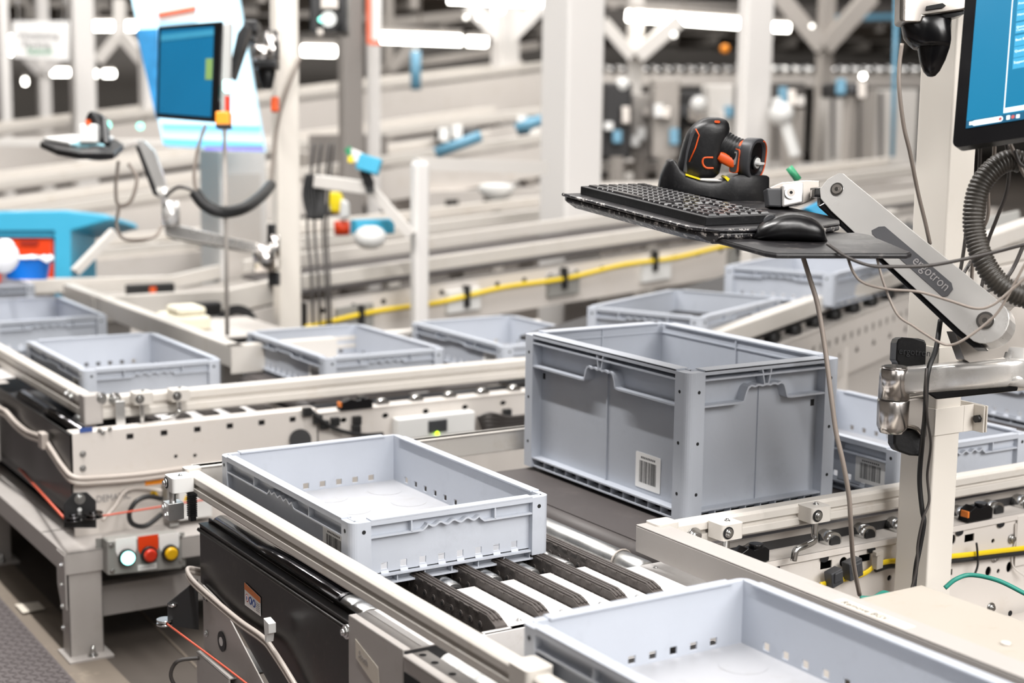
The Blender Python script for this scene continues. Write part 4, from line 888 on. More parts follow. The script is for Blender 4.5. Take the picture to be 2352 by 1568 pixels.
# shelf frame with legs
ZS = -.405
g = G(); g.box((XL-.06,1.40,ZS-.003),(.60,1.62,ZS)); g.box((XL-.06,1.40,ZS-.055),(.60,1.403,ZS)); g.box((XL-.063,1.40,ZS-.055),(XL-.06,3.6,ZS)); g.box((XL-.06,1.63,ZS-.003),(XL+.03,3.6,ZS)); g.build('support_frame', GREYP, t2, .001)
g = G(); g.box((-.02,1.46,-.60),(1.4,1.50,-.52)); g.build('cross_beam', GREYP, t2, .002)
for y0, nm in ((1.405,'a'),(2.32,'b')):
    g = G(); x0 = -.090; w = .085
    g.box((x0,y0,-.68),(x0+.004,y0+.06,-.41)); g.box((x0,y0,-.68),(x0+w,y0+.004,-.41)); g.box((x0+w-.004,y0,-.68),(x0+w,y0+.06,-.41)); g.box((x0-.012,y0-.035,-.68),(x0+w+.015,y0+.075,-.672))
    g.prism([(x0-.004,y0-.004,-.41),(x0-.004,y0-.004,-.55),(x0-.004,y0+.04,-.55),(x0-.004,y0+.07,-.50),(x0-.004,y0+.07,-.41)], (-.004,0,0))
    lg = g.build('leg', GREYP, t2, .0015)
    g = G()
    for z in (-.44,-.49,-.545,-.60): g.bolt((x0-.008,y0+.02,z), (-1,0,0), .006)
    g.bolt((x0+w*.6,y0-.018,-.672), (0,0,1), .010); g.cyl((x0+w*.6,y0-.018,-.672),(x0+w*.6,y0-.018,-.645),.005,12); g.build('bolt', ZINC, lg)
# emergency cord pulleys
g = G(); bk_ = [F(a,b,1.43) for a, b in ((147,1212),(146,1158),(168,1132),(200,1130),(221,1150),(222,1212))]; g.prism(bk_, (0,.004,0)); g.build('pulley_bracket', RUBBER, t2, .001)
g = G(); g.bolt(F(183,1145,1.43), (0,-1,0), .010); g.build('bolt', ZINC, t2)
g = G(); g.cyl(F(183,1170,1.43),F(183,1170,1.428),.005,14); g.build('cord_eye', WHITE, t2)
for a, b in ((168,1188),(214,1182)):
    c = F(a,b,1.40); g = G(); g.cyl(c+V((0,0,-.004)), c+V((0,0,-.006)), .024, 28); g.cyl(c+V((0,0,.004)), c+V((0,0,.006)), .024, 28); g.cyl(c-V((0,0,.004)), c+V((0,0,.004)), .017, 24); g.cyl(c+V((0,0,.006)), c+V((0,0,.010)), .009, 18); g.build('pulley', DSTEEL, t2)
pc = thing('pull_cord', 'red emergency pull cord running from far left to the pulleys above the button box', 'cord', (-.1,2,-.35))
a = F(146,1188,1.40); g = G(); g.tube([P(-40,985,5.0), P(0,1027,4.75), a+V((0,0,0))], .0035, 8, k=3); g.tube([F(232,1185,1.40), F(340,1168,1.42), F(452,1150,1.44), F(560,1136,1.45)], .0025, 8, k=3); g.build('cord', REDC, pc)
# control box
cbx = thing('control_box', 'grey button box with lit cyan, red and yellow push buttons', 'control box', F(320,1275,1.36))
YB = 1.36
g = G(); pts_ = [F(a,b,YB) for a, b in ((247,1322),(247,1243),(418,1226),(420,1305))]; g.prism([V((p.x,YB,p.z)) for p in pts_], (0,.05,0)); g.build('box', BOXG, cbx, .005, 3)
g = G(); a, b = F(222,1313,YB+.05), F(427,1224,YB+.05); g.prism([V((F(c,d,YB+.05).x,YB+.05,F(c,d,YB+.05).z)) for c, d in ((222,1310),(220,1237),(424,1222),(427,1300))], (0,.004,0)); g.build('backplate', BOXG, cbx, .001)
for (a, b), lbl, cap, kn in (((290,1278),LABW,CYANL,'lit cyan push button'),((341,1272),REDD,REDB,'red push button'),((389,1268),LABW,YELB,'yellow push button')):
    c = F(a,b,YB-.0006)
    g = G(); g.prism([c+X_*u+Z_*v for u, v in ((-.026,.048),(.026,.048),(.026,.016),(.018,-.004),(-.018,-.004),(-.026,.016))], (0,-.001,0)); g.build('legend_plate', lbl, cbx)
    g = G(); g.cyl(c+V((0,-.001,0)), c+V((0,-.012,0)), .021, 28); bb = g.build('button_collar', RUBBER, cbx)
    g = G(); g.lathe(c+V((0,-.011,0)), c+V((0,-.022,0)), [(0,.0165),(.6,.0165),(.9,.0145),(1,.011)], 28); g.build('button', cap, cbx, label=kn)
g = G(); c = F(338,1301,YB-.0006); g.box((c.x-.024,YB-.002,c.z-.007),(c.x+.024,YB-.0005,c.z+.007)); g.build('tag', LABW, cbx); text('lettering', 'CONVEYOR', .0075, c+V((-.021,-.002,-.003)), X_, Z_, INKB, cbx, .0002)
for a, b in ((256,1253),(414,1232),(415,1288),(258,1311)): g = G(); g.bolt(F(a,b,YB), (0,-1,0), .0045); g.build('screw', ZINC, cbx)
# flat cable
fc = thing('flat_cable', 'double grey flat cable draped round the corner of the left rear conveyor', 'cable', (-.03,1.5,-.25))
fp = [Xp(-30,915,-.06),Xp(0,937,-.06),Xp(14,945,-.058),Xp(35,968,-.05),Xp(62,990,-.048),Xp(98,1005,-.048),Xp(120,1035,-.046),Xp(145,1072,-.045),F(172,1096,1.51),F(230,1096,1.515),F(330,1088,1.515),F(430,1074,1.515),F(520,1062,1.515)]
for dz in (0,-.013): G().tube([p+V((0,0,dz)) for p in fp], .0065, 10).build('strand', CABF, fc)
g = G(); q = Xp(98,1003,-.055); g.box(q+V((-.008,-.02,-.03)), q+V((.01,.02,.012))); g.build('clip', CABF, fc, .002)
# rails of the left rear conveyor
r4 = thing('guide_rail', 'long cream double guide rail crossing the picture in front of the rear totes', 'guide rail', (1, 1.63, -.066))
rail_prof((.055, 1.628, -.064), (1.90, 1.628, -.064), .036, .062).build('profile', RAILM, r4, .002)
g = G(); endcap(g, (.045,1.628,-.060), (1,0,0), (0,1,0), .050, .075, .050); g.build('end_cap', GREYP, r4, .003)
for a, b in ((325,912),(410,905)): clamp(r4, Yp(a, b, 1.585), (0,-1,0), [(0,.0,-.012),(0,.0,-.05),(0,0,-.075)] if a < 400 else [(0,0,-.012),(0,0,-.045),(-.02,-.01,-.055),(-.05,-.01,-.06),(-.05,-.01,-.075)])
g = G()
for a, b in ((232,915),(264,915)): p = Yp(a, b, 1.605); g.cyl(p+V((0,.004,0)), p, .016, 20); g.bolt(p, (0,-1,0), .009)
g.build('bolt', ZINC, r4)
g = G(); a = Yp(278,930,1.57); g.box((a.x-.012,1.575,a.z-.07),(a.x+.012,1.580,a.z+.01)); g.build('bracket', STEEL, r4, .001)
r5 = thing('guide_rail', 'cream guide rail along the left side of the left rear conveyor', 'guide rail', (.045, 2.6, -.064))
rail_prof((.045, 1.655, -.062), (.045, 4.6, -.062), .036, .062).build('profile', RAILM, r5, .002)
g = G(); 
for a, b in ((156,905),(166,912)): p = Xp(a, b, .024); g.bolt(p, (-1,0,0), .009)
g.build('bolt', ZINC, r5)
r6 = thing('side_guard_beam', 'grey guard beam slanting behind the left rear tote, right side of its lane', 'guard beam', (.68, 3, -.06))
g = G(); g.box((.655,2.20,-.060),(.700,4.05,-.056)); g.box((.655,2.20,-.060),(.659,4.05,-.125)); g.box((.655,2.20,-.056),(1.02,2.245,-.060)); g.box((.655,2.20,-.060),(1.02,2.204,-.145)); g.build('profile', RAILM, r6, .002)
# second belt conveyor
c2 = thing('belt_conveyor', 'rear belt conveyor with cream electrical side frame under the long rail', 'conveyor', (1.5, 2, -.16))
g = G(); g.cyl((.70,1.70,-.176),(.70,2.20,-.176),.024,24); g.box((.70,1.70,-.153),(1.88,2.24,-.150)); g.build('belt', BELT, c2)
hs = [circ((.72+.13*k,FY,-.175), X_, Z_, .010, 12, .007) for k in range(9)]
g = G(); g.prism([(XM+.004,FY,-.42),(1.88,FY,-.42),(1.88,FY,-.150),(XM+.004,FY,-.150)], (0,.003,0), 0, hs); g.box((XM+.004,FY-.004,-.146),(1.88,FY+.05,-.150)); g.build('side_frame', CREAM, c2, .001)
g = G(); g.box((XM+.01,FY+.02,-.15),(1.88,FY+.03,-.42)); g.box((XM+.01,FY+.12,-.157),(1.88,FY+.17,-.20)); g.box((XM+.01,FY+.05,-.40),(1.88,2.2,-.42)); g.build('inner_frame', BELTD, c2)  # lowest sheet added to stop light leaking in below the belt
for k in range(10):
    x = .74+.11*k; g = G(); g.cyl((x,FY+.035,-.146),(x,FY+.008,-.146),.018,18); g.build('snub_roller', ZINC, c2)
a = Yp(782,922,FY-.01); sensor(c2, a.x, FY-.01, -.146, .10)
g = G(); a, b = Yp(915,1012,FY-.04), Yp(1092,944,FY-.04); g.box((a.x,FY-.04,a.z),(b.x,FY-.001,b.z)); eb = g.build('junction_box', WHITE, c2, .004, 3)
g = G(); a, b = Yp(985,995,FY-.045), Yp(1028,962,FY-.045); g.box((a.x,FY-.045,a.z),(b.x,FY-.04,b.z)); g.build('socket', CHAR, eb, .002)
g = G(); 
for q in ((1004,994),(1005,1000)): c = Yp(q[0],q[1],FY-.046); g.cyl(c, c+V((0,-.002,0)), .004, 14)
g.build('led', GREENL, eb)
g = G()
for k in range(7):
    g.tube([Yp(1095+k*3,960+k*7,FY-.03), Yp(1125,950+k*9,FY-.045), Yp(1165,958+k*7,FY-.04), Yp(1205,955+k*6,FY-.03)], .006, 6)
g.build('wire_loom', CABD, c2)
g = G()
for a, b in ((705,945),(730,962),(745,975),(770,968),(820,965),(818,985),(1165,948),(1170,965)): c = Yp(a,b,FY-.012); g.box(c-V((.012,.008,.012)), c+V((.012,.008,.012)))
g.tube([Yp(712,940,FY-.01),Yp(735,962,FY-.02),Yp(770,985,FY-.02),Yp(830,998,FY-.02),Yp(880,996,FY-.02)], .006, 8); g.build('connectors', RUBBER, c2, .002, kind='stuff')
g = G(); g.cyl(Yp(690,1010,FY-.001),Yp(690,1010,FY-.02),.03,22); g.build('motor_cap', RUBBER, c2)
r7 = thing('guide_rail', 'cream guide rail behind the totes on the rear belt', 'guide rail', (1.4,2.33,-.07))
rail_prof((1.05,2.33,-.066),(1.88,2.33,-.066),.034,.05).build('profile', RAILM, r7, .002)

# floor zones
g = G(); g.box((-30,-12,-.70),(60,60,-.68)); fl = g.build('floor', CONC, None, kind='structure')


g = G(); g.prism([(-.125,-.2,-.6795),(-.012,-.2,-.6795),(-.012,7,-.6795),(-.125,7,-.6795)], (0,0,.0015)); g.build('trim_1', KERB, None, kind='structure')
# rubber tread plate with raised bars
td = G(); td.box((-1.9,-1.0,-.68),(-.126,5,-.672))
for i in range(34):
    for j in range(110):
        x = -.140-.020*i; y = .95+.020*j
        if x < -.62 or y > 2.6: continue
        s = 1 if (i+j) % 2 else -1
        d = V((.0065,.0065*s,0)); n = V((-.0016*s,.0016,0)); c = V((x,y,-.672)); td.prism([c-d-n, c+d-n, c+d+n, c-d+n], (0,0,.0018))
td.build('tread_mat', TREADM, None, label='dark grey diamond tread mat on the floor at lower left', cat='floor mat')
g = G(); g.prism([Zp(*p, -.672) for p in ((34,1388),(88,1382),(104,1398),(52,1408))], (0,0,.001)); g.build('floor_tape', TAPE, None, label='pale worn tape patch on the floor beside the tread mat', cat='tape')
g = G(); x = .31
for (a, b), (c, d) in (((300,1380),(480,1560)),):
    p, q = Zp(a,b,-.679), Zp(c,d,-.679); g.bar(p, q, .006, .003)
g.build('trim_2', KERB, None, kind='structure')

# ================================================================== background, built where it stands
def pconv(name, label, y, w, a, b, panel=.16, gap=.05, m=RAILM, legs=True, belt=BELT, ends=None, cable=None, dots=0, rh=.055, cat='conveyor', boxes=0):
    """conveyor in a plane y = const between two picture points a, b on its near rail top"""
    p, q = Yp(a[0], a[1], y), Yp(b[0], b[1], y); d = q-p
    t = thing(name, label, cat, (p+q)/2)
    g = G(); g.prism([p, q, q-Z_*rh, p-Z_*rh], (0,.035,0)); g.build('near_rail', m, t, .004)
    W = V((0,w,0)); g = G(); g.prism([p+W, q+W, q+W-Z_*rh, p+W-Z_*rh], (0,.035,0)); g.build('far_rail', m, t, .004)
    g = G(); g.prism([p-Z_*(rh+.012), q-Z_*(rh+.012), q-Z_*(rh+.022), p-Z_*(rh+.022)], W+V((0,.035,0))); g.build('belt', belt, t)
    if panel:
        g = G(); u = p-Z_*(rh+gap); v = q-Z_*(rh+gap); hs = []
        Y0 = V((0,-.02,0)); n = dots
        for k in range(n): c = u.lerp(v, (k+.5)/n)+Y0-Z_*panel*.25; hs.append(circ(c, X_, Z_, .012, 10))
        g.prism([u+Y0, v+Y0, v-Z_*panel+Y0, u-Z_*panel+Y0], (0,.004,0), 0, hs); g.prism([u+Y0, v+Y0, v+Y0-Z_*.004, u+Y0-Z_*.004], (0,.06,0)); g.build('side_frame', CREAM if m is RAILM else m, t, .002)
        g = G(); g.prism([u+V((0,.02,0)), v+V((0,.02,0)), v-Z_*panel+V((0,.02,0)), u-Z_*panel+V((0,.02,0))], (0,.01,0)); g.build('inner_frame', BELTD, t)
        for k in range(boxes):
            c = u.lerp(v, (k+.4)/boxes)+V((0,-.03,0))-Z_*panel*.5; dx = d.normalized()
            g = G(); g.obox(c, dx*.16, (0,.03,0), Z_*panel*.55); g.build('motor_box', WHITE if k % 2 else BOXG, t, .003)
    if cable:
        g = G(); u, v = Yp(*cable[0], y-.05), Yp(*cable[1], y-.05); n = 8
        g.tube([u.lerp(v, k/n)+Z_*(.008 if k % 2 else -.004) for k in range(n+1)], .010, 8); g.build('yellow_cable', YCAB, t, label='yellow flat cable along the frame')
        for k in range(5):
            c = u.lerp(v, (k+.5)/5); g = G(); g.obox(c, X_*.02, (0,.03,0), Z_*.09); g.build('cable_holder', RUBBER, t)
    if legs:
        L = d.length; n = max(2, int(L/1.6))
        for k in range(n):
            c = p.lerp(q, (k+.5)/n)
            g = G(); g.box((c.x-.03, y, -.68), (c.x+.03, y+.06, c.z-rh-gap-panel*.5)); g.build('leg', m, t)
    return t
w1 = pconv('rising_conveyor', 'pale rising conveyor with yellow cable along its side, behind the middle totes', 3.25, .62, (700,632), (2150,432), .17, .05, dots=26, cable=((700,750),(1790,545)), boxes=7, belt=BELT)
g = G()
for k in range(5):
    a = Yp(600+170*k+60, 715-22*k, 3.2)
pconv('long_conveyor', 'second pale rising conveyor behind the one with the yellow cable', 4.7, .6, (560,560), (2200,368), .12, .06, belt=STRUD)
# curve out of the near belt that carries the two rear totes
rc = thing('rising_curve_conveyor', 'rising conveyor with perforated cream side panel to the right of the tall tote', 'conveyor', (2.2,1.4,0))
A1, B1 = Zp(1560,795,.015), Zp(2150,590,.150); dd_ = (B1-A1).normalized(); sd = V((-dd_.y, dd_.x, 0)).normalized(); Ln = (B1-A1).length*1.6; A1 = A1+dd_*.12
def rp(s, w, z=0): return A1+dd_*s+sd*w+Z_*z
g = G(); g.prism([rp(0,0), rp(Ln,0), rp(Ln,0,-.055), rp(0,0,-.055)], sd*.05); g.build('near_rail', RAILM, rc, .004)
g = G(); g.prism([rp(1.5,.70), rp(Ln,.70), rp(Ln,.70,-.055), rp(1.5,.70,-.055)], sd*.05); g.build('far_rail', RAILM, rc, .004)
g = G(); g.prism([rp(0,.02,-.062), rp(Ln,.02,-.062), rp(Ln,.02,-.075), rp(0,.02,-.075)], sd*.66); g.build('belt', BELTD, rc)
pn = .19; hs = []
for k in range(30):
    s = .35+.055*k
    hs.append([rp(s+a*.010, -.015, -.165+b*.013) for a, b in ((-1,-1),(1,-1),(1,1),(-1,1))])
for k in range(12): hs.append([rp(.35+.13*k+a*.016, -.015, -.225+b) for a, b in ((-1,-.008),(1,-.008),(0,.018))])
g = G(); g.prism([rp(.15,-.015,-.105), rp(Ln,-.015,-.105), rp(Ln,-.015,-.105-pn), rp(.15,-.015,-.105-pn)], sd*.004, 0, hs); g.prism([rp(.15,-.015,-.105), rp(Ln,-.015,-.105), rp(Ln,-.015,-.110), rp(.15,-.015,-.110)], sd*.06); g.build('side_frame', CREAM, rc, .001)
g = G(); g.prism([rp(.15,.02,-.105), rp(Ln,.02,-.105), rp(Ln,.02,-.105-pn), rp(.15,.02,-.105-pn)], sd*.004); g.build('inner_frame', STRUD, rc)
g = G(); g.prism([rp(.35,.03,-.31), rp(Ln,.03,-.31), rp(Ln,.03,-.56), rp(.35,.03,-.50)], sd*.004); g.build('lower_panel', CREAM, rc, .001)
for k in range(16): g = G(); g.cyl(rp(.2+.14*k,.01,-.09), rp(.2+.14*k,.05,-.09), .022, 16); g.build('snub_roller', RUBBER, rc)
for s in (.9, 2.2):
    g = G(); c = rp(s,.03); g.box((c.x-.04,c.y-.04,-.68),(c.x+.04,c.y+.04,c.z-.2)); g.build('leg', CREAM, rc)
sf_ = thing('aluminium_rail_stack', 'stack of pale aluminium rails at the right edge behind the corrugated hose', 'rails', P(2320,590,4.2))
for k, (a, b) in enumerate((((2215,600),(2420,560)),((2230,640),(2420,600)),((2250,560),(2420,500)))):
    g = G(); g.bar(P(*a,4.0), P(*b,4.3), .05, .045); g.build('rail', RAILM, sf_, .006)
g = G(); g.prism([P(2120,540,5),P(2260,500,5),P(2345,480,5),P(2348,512,5),P(2270,530,5),P(2130,575,5)], FW*.05); g.build('bracket', BOXG, sf_, .01)
# bent rails crossing behind the left lane
bc = thing('bent_conveyor', 'cream conveyor bending upward behind the far left totes and the slim rod', 'conveyor', (1.2,4,-.05))
for nm, yv, pts, h in (('far_rail',4.15,[(60,642),(395,634),(640,578),(700,560)],.062),('near_rail',3.62,[(215,683),(520,666),(640,640)],.10)):
    q = [Yp(a,b,yv) for a, b in pts]; g = G(); g.prism(q+[v-Z_*h for v in reversed(q)], (0,.04,0)); g.build(nm, RAILM, bc, .004)
q = [Yp(a,b,3.66) for a, b in ((215,700),(520,690),(640,665),(760,635))]; g = G(); g.prism(q+[v-Z_*.012 for v in reversed(q)], (0,.46,0)); g.build('belt', STRUD, bc)
q = [Yp(a,b,3.60) for a, b in ((300,740),(520,727),(640,700),(760,668))]; g = G(); g.prism(q+[v-Z_*.16 for v in reversed(q)], (0,.01,0)); g.build('side_frame', CREAM, bc, .002)
g = G(); a = Yp(345,668,3.9); g.box(a-V((.10,.02,.02)), a+V((.10,.02,.03))); g.box(a+V((-.01,-.022,-.015)), a+V((.02,.022,.02)),1); g.build('sensor', (RUBBER, ORANGE), bc, .004)
g = G(); a = Yp(458,715,3.55); g.box(a-V((.09,.02,.02)), a+V((.09,.03,.035))); g.build('sensor', RUBBER, bc, .01)
g = G(); g.cyl(Yp(545,745,3.55), Yp(545,745,3.50), .08, 24); g.cyl(Yp(545,745,3.50), Yp(545,745,3.47), .04, 20, m=1); g.build('drive_wheel', (RUBBER, CASTALU), bc)
fb = thing('foam_block', 'pale cream foam block with a lid, on the frame behind the totes', 'block', Yp(445,770,2.9))
g = G(); a, b = Yp(400,765,2.9), Yp(487,724,2.9); g.box((a.x,2.9,a.z),(b.x,3.1,b.z)); g.box((a.x+.02,2.92,b.z),(b.x-.01,3.05,b.z+.03)); g.build('block', FOAM, fb, .015, 3)
g = G(); g.box((a.x-.01,2.75,a.z-.01),(b.x+.25,3.2,a.z)); g.box((a.x,2.75,a.z-.01),(a.x+.03,2.79,-.68)); g.box((b.x+.2,2.75,a.z-.01),(b.x+.24,2.79,-.68)); ft = g.build('stand', CREAM, fb, .003)

# long inclined conveyors of the rear area
pconv('inclined_conveyor', 'long pale inclined conveyor at left, just above the blue bench', 6.4, .7, (-120,505), (1250,305), .20, .03, legs=False, belt=STRUD)
pconv('inclined_conveyor', 'long pale inclined conveyor crossing behind the left workstation screen', 7.6, .7, (-120,430), (1250,245), .22, .05, legs=False, belt=STRUD)
pconv('inclined_conveyor', 'far inclined conveyor rising behind the left columns to upper centre', 10.5, .8, (-160,310), (1300,135), .34, .04, legs=False, belt=STRUD)
pconv('inclined_conveyor', 'lowest inclined conveyor at left with wide beige side panel', 5.5, .6, (215,572), (900,512), .26, .0, legs=True, belt=STRUD)
lr = pconv('roller_conveyor', 'high bright roller conveyor across the background at the height of the far lamps', 14, .7, (1370,152), (2200,165), .16, .02, legs=False, belt=STRUD)
for k in range(30):
    g = G(); a = Yp(1385+27*k, 160, 13.95); g.cyl(a, a+V((0,.7,0)), .05, 12); g.build('roller', ZINC, lr)
def hbeam(label, y, a, b, h, m=STRUC, name='cross_beam'):
    p, q = Yp(a[0], a[1], y), Yp(b[0], b[1], y); g = G(); g.prism([p, q, q-Z_*h, p-Z_*h], (0,h,0)); return g.build(name, m, None, .004, label=label, cat='beam')
hbeam('pale horizontal beam across the middle distance at keyboard height', 8.2, (590,364), (2150,378), .085)
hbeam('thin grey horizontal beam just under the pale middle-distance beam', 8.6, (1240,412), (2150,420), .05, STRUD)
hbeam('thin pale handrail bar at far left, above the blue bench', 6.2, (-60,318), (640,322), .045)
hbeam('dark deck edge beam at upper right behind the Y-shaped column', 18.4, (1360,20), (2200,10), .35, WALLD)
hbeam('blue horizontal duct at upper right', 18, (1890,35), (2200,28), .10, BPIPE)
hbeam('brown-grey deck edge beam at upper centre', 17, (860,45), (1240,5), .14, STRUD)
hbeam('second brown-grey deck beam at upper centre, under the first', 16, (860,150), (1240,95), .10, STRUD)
# low line of machinery behind the keyboard
mb_ = thing('sorter_frame', 'blurred white sorter frame with dark gaps behind the scanner', 'conveyor', Yp(1700,450,6.3))
g = G(); hs = []
a, b = Yp(960,455,6.3), Yp(2160,505,6.3)
for k in range(22): x = a.x+.2+.28*k; hs.append([V((x,6.3,.03)), V((x+.10,6.3,.03)), V((x+.10,6.3,.09)), V((x,6.3,.09))]) if x < b.x-.3 else None
g.prism([(a.x,6.3,-.10),(b.x,6.3,-.10),(b.x,6.3,.14),(a.x,6.3,.14)], (0,.01,0), 0, hs); g.box((a.x,6.3,.14),(b.x,6.8,.15)); g.build('side_frame', CREAM, mb_, .003)
g = G(); g.box((a.x,6.35,-.10),(b.x,6.36,.14)); g.build('inner_frame', BELTD, mb_)
for k in range(5): g = G(); x = a.x+.6+1.2*k; g.box((x,6.35,-.68),(x+.07,6.42,-.1)); g.build('leg', CREAM, mb_)
# columns
def column(label, xl, xm, xr_, y0, d, m=COLM, z1=6.0, braces=(), name='steel_column', zb=-.68):
    """box column: -X face between xl..xm, -Y face between xm..xr at row y0, nearest edge at depth d"""
    c = P(xm, y0, d); al = YAW+math.atan((xm-1176)/FPX)
    wx = max(.02, (xr_-xm)*d/FPX/math.cos(al)); wy = max(.02, (xm-xl)*d/FPX/math.sin(al))
    t = thing(name, label, 'column', (c.x+wx/2, c.y+wy/2, zb))
    g = G(); tf = .18
    g.box((c.x,c.y,zb),(c.x+wx,c.y+wy,z1)); g.build('shaft', m, t, .012, 2)
    g = G(); g.box((c.x-.06,c.y-.06,zb),(c.x+wx+.06,c.y+wy+.06,zb+.02)); g.build('base_plate', m, t)
    for a, b, w in braces:
        g = G(); g.bar(P(a[0],a[1],d), P(b[0],b[1],d), w, w); g.build('brace', m, t)
    return t
column('wide pale steel column in the middle of the picture, behind the tall tote', 1237, 1300, 1384, 400, 7.5)
column('pale steel column left of the wide middle column', 1125, 1150, 1192, 300, 15, braces=(((1160,90),(1250,0),.16),((1160,90),(1080,10),.16)))
column('bright white column directly behind the barcode scanner', 1690, 1712, 1772, 200, 11, COLM)
column('grey column at far left beside the hanging sign', 160, 172, 220, 200, 12)
column('dark grey column behind the hanging cables at upper left centre', 775, 790, 836, 200, 9, COLG)
column('slim white column right beside the dark grey column', 840, 848, 876, 200, 9.4)
column('small pale column with Y braces at far left under the sign', 85, 92, 117, 200, 19, braces=(((100,165),(40,100),.14),((100,165),(170,100),.14)))
column('pale column half hidden by the left touch screen', 318, 330, 352, 200, 13)
column('grey Y-braced column at upper right, left of the monitor post', 1870, 1884, 1912, 200, 17, STRUD, braces=(((1890,110),(1790,-10),.18),((1890,110),(2000,-10),.18)))
column('pale column with braces between the middle column and the white one', 1440, 1450, 1478, 100, 17, STRUC, braces=(((1455,130),(1385,50),.13),((1462,130),(1560,45),.16)))
column('pale column at the left edge of the picture', -10, 5, 27, 250, 15)
column('grey column beside the far braces at left, behind the touch screen', 880, 888, 905, 200, 20, STRUD, braces=(((895,160),(960,90),.14),))
br = thing('diagonal_brace', 'crossing diagonal roof braces left of the touch screen', 'brace', P(270,100,14))
for a, b in (((280,80),(330,140)),((270,85),(225,140)),((275,0),(275,90))): g = G(); g.bar(P(*a,14), P(*b,14), .10, .10); g.build('strut', STRUC, br)
# aluminium profile stand with small side bracket
ap = column('slim aluminium profile post with a diagonal bracket, left of the wide column', 940, 955, 988, 500, 6.0, COLM, z1=Yp(960,372,0).z if False else P(960,372,6.0).z, name='profile_post')
g = G(); g.bar(P(846,425,6.0), P(945,540,6.0), .035, .035); g.build('diagonal_strut', STRUC, ap); g = G(); g.bar(P(722,415,6.0), P(850,432,6.0), .05, .05); g.build('side_arm', STRUC, ap, .004)
g = G(); c = P(850,432,5.97); g.obox(c, RT*.03, UP*.03, FW*.03); g.build('joint', RUBBER, ap); g = G(); g.bar(P(955,375,6.02), P(1250,385,6.4), .05, .05); g.build('top_rail', STRUC, ap)
hs_ = thing('blue_scan_head', 'small blue box on the tip of the profile post bracket', 'sensor head', P(845,380,5.95))
g = G(); g.obox(P(848,378,5.95), RT*.085-UP*.025, UP*.06+RT*.02, FW*.06); g.build('head', CYANP, hs_, .006); g = G(); g.obox(P(822,362,5.95), RT*.05-UP*.02, UP*.05, FW*.05); g.build('white_side', WHITE, hs_, .006)
g = G(); g.bar(P(812,362,5.95), P(798,340,5.95), .022, .022); g.build('green_plug', GREENP, hs_); g = G(); g.obox(P(806,366,5.93), RT*.02, UP*.024, FW*.02); g.build('yellow_knob', YELL, hs_)
g = G(); g.bar(P(836,392,5.96), P(850,425,5.96), .03, .03); g.build('neck', RUBBER, hs_)
ty = thing('hanging_glove', 'yellow and white cloths hanging above a red cup, under the bracket', 'cloth', P(775,470,6.3))
g = G(); g.prism([P(a,b,6.3) for a, b in ((752,440),(782,440),(792,470),(785,488),(760,488),(755,465))], FW*.05); g.build('yellow_cloth', YELL, ty, .01)
g = G(); g.prism([P(a,b,6.25) for a, b in ((782,455),(800,462),(802,500),(778,505))], FW*.05); g.build('white_cloth', WHITE, ty, .01)
g = G(); g.cyl(P(785,508,6.3), P(786,540,6.3), .032, 20); g.build('red_cup', REDD, None, label='small red cup below the hanging yellow cloth', cat='cup')
g = G(); g.box(P(842,525,6.1)-V((.07,.05,.02)), P(890,515,6.1)+V((.03,.05,.02))); g.build('blue_tray', CYANP, None, .006, label='light blue tray between the profile post and the red cup', cat='tray')
g = G(); g.ball(P(850,545,6.0), .06, (1.1,1,.8)); g.build('white_cup', WHITE, None, label='blurred white cup beside the light blue tray', cat='cup')
g = G(); g.box(P(760,560,5.0), P(765,560,5.0)) if False else None
dk = thing('control_cabinet', 'dark grey cabinet behind the bundle of hanging cables', 'cabinet', P(760,480,9.6))
a = P(700,560,9.6); g = G(); g.box((a.x,a.y,-.68),(a.x+.62,a.y+.4,P(700,350,9.6).z)); g.build('body', STRUD, dk, .01); g = G(); g.box((a.x+.03,a.y-.01,-.3),(a.x+.28,a.y,.5)); g.build('door', COLG, dk, .004); g = G(); g.box((a.x+.31,a.y-.01,-.3),(a.x+.58,a.y,.5)); g.build('door', COLG, dk, .004)
for i, (x0, x1) in enumerate(((712,720),(728,735),(748,752),(757,760))):
    g = G(); g.tube([P(x0+10,330,6.1),P(x0,420,6.1),P(x0-6,520,6.1),P(x1-4,640,6.0),P(x1,745,6.0)], .0055, 6); g.build('hanging_cable', CABD, None, label=('leftmost','second','third','rightmost')[i]+' of four dark cables hanging right of the left workstation post', cat='cable', group='cables right of the left workstation post')
cb_ = thing('cable_bundle', 'black coiled cable bundle hanging right of the left workstation post', 'cables', P(725,450,6.0))
g = G()
for k in range(7): g.tube([P(705+5*k,400,6.0),P(698+7*k,450,6.0),P(712+4*k,500,5.98),P(728+3*k,480,5.98),P(735,430,6.0),P(720,400,6.0)], .007, 6)
g.build('coil', RUBBER, cb_, kind='stuff')
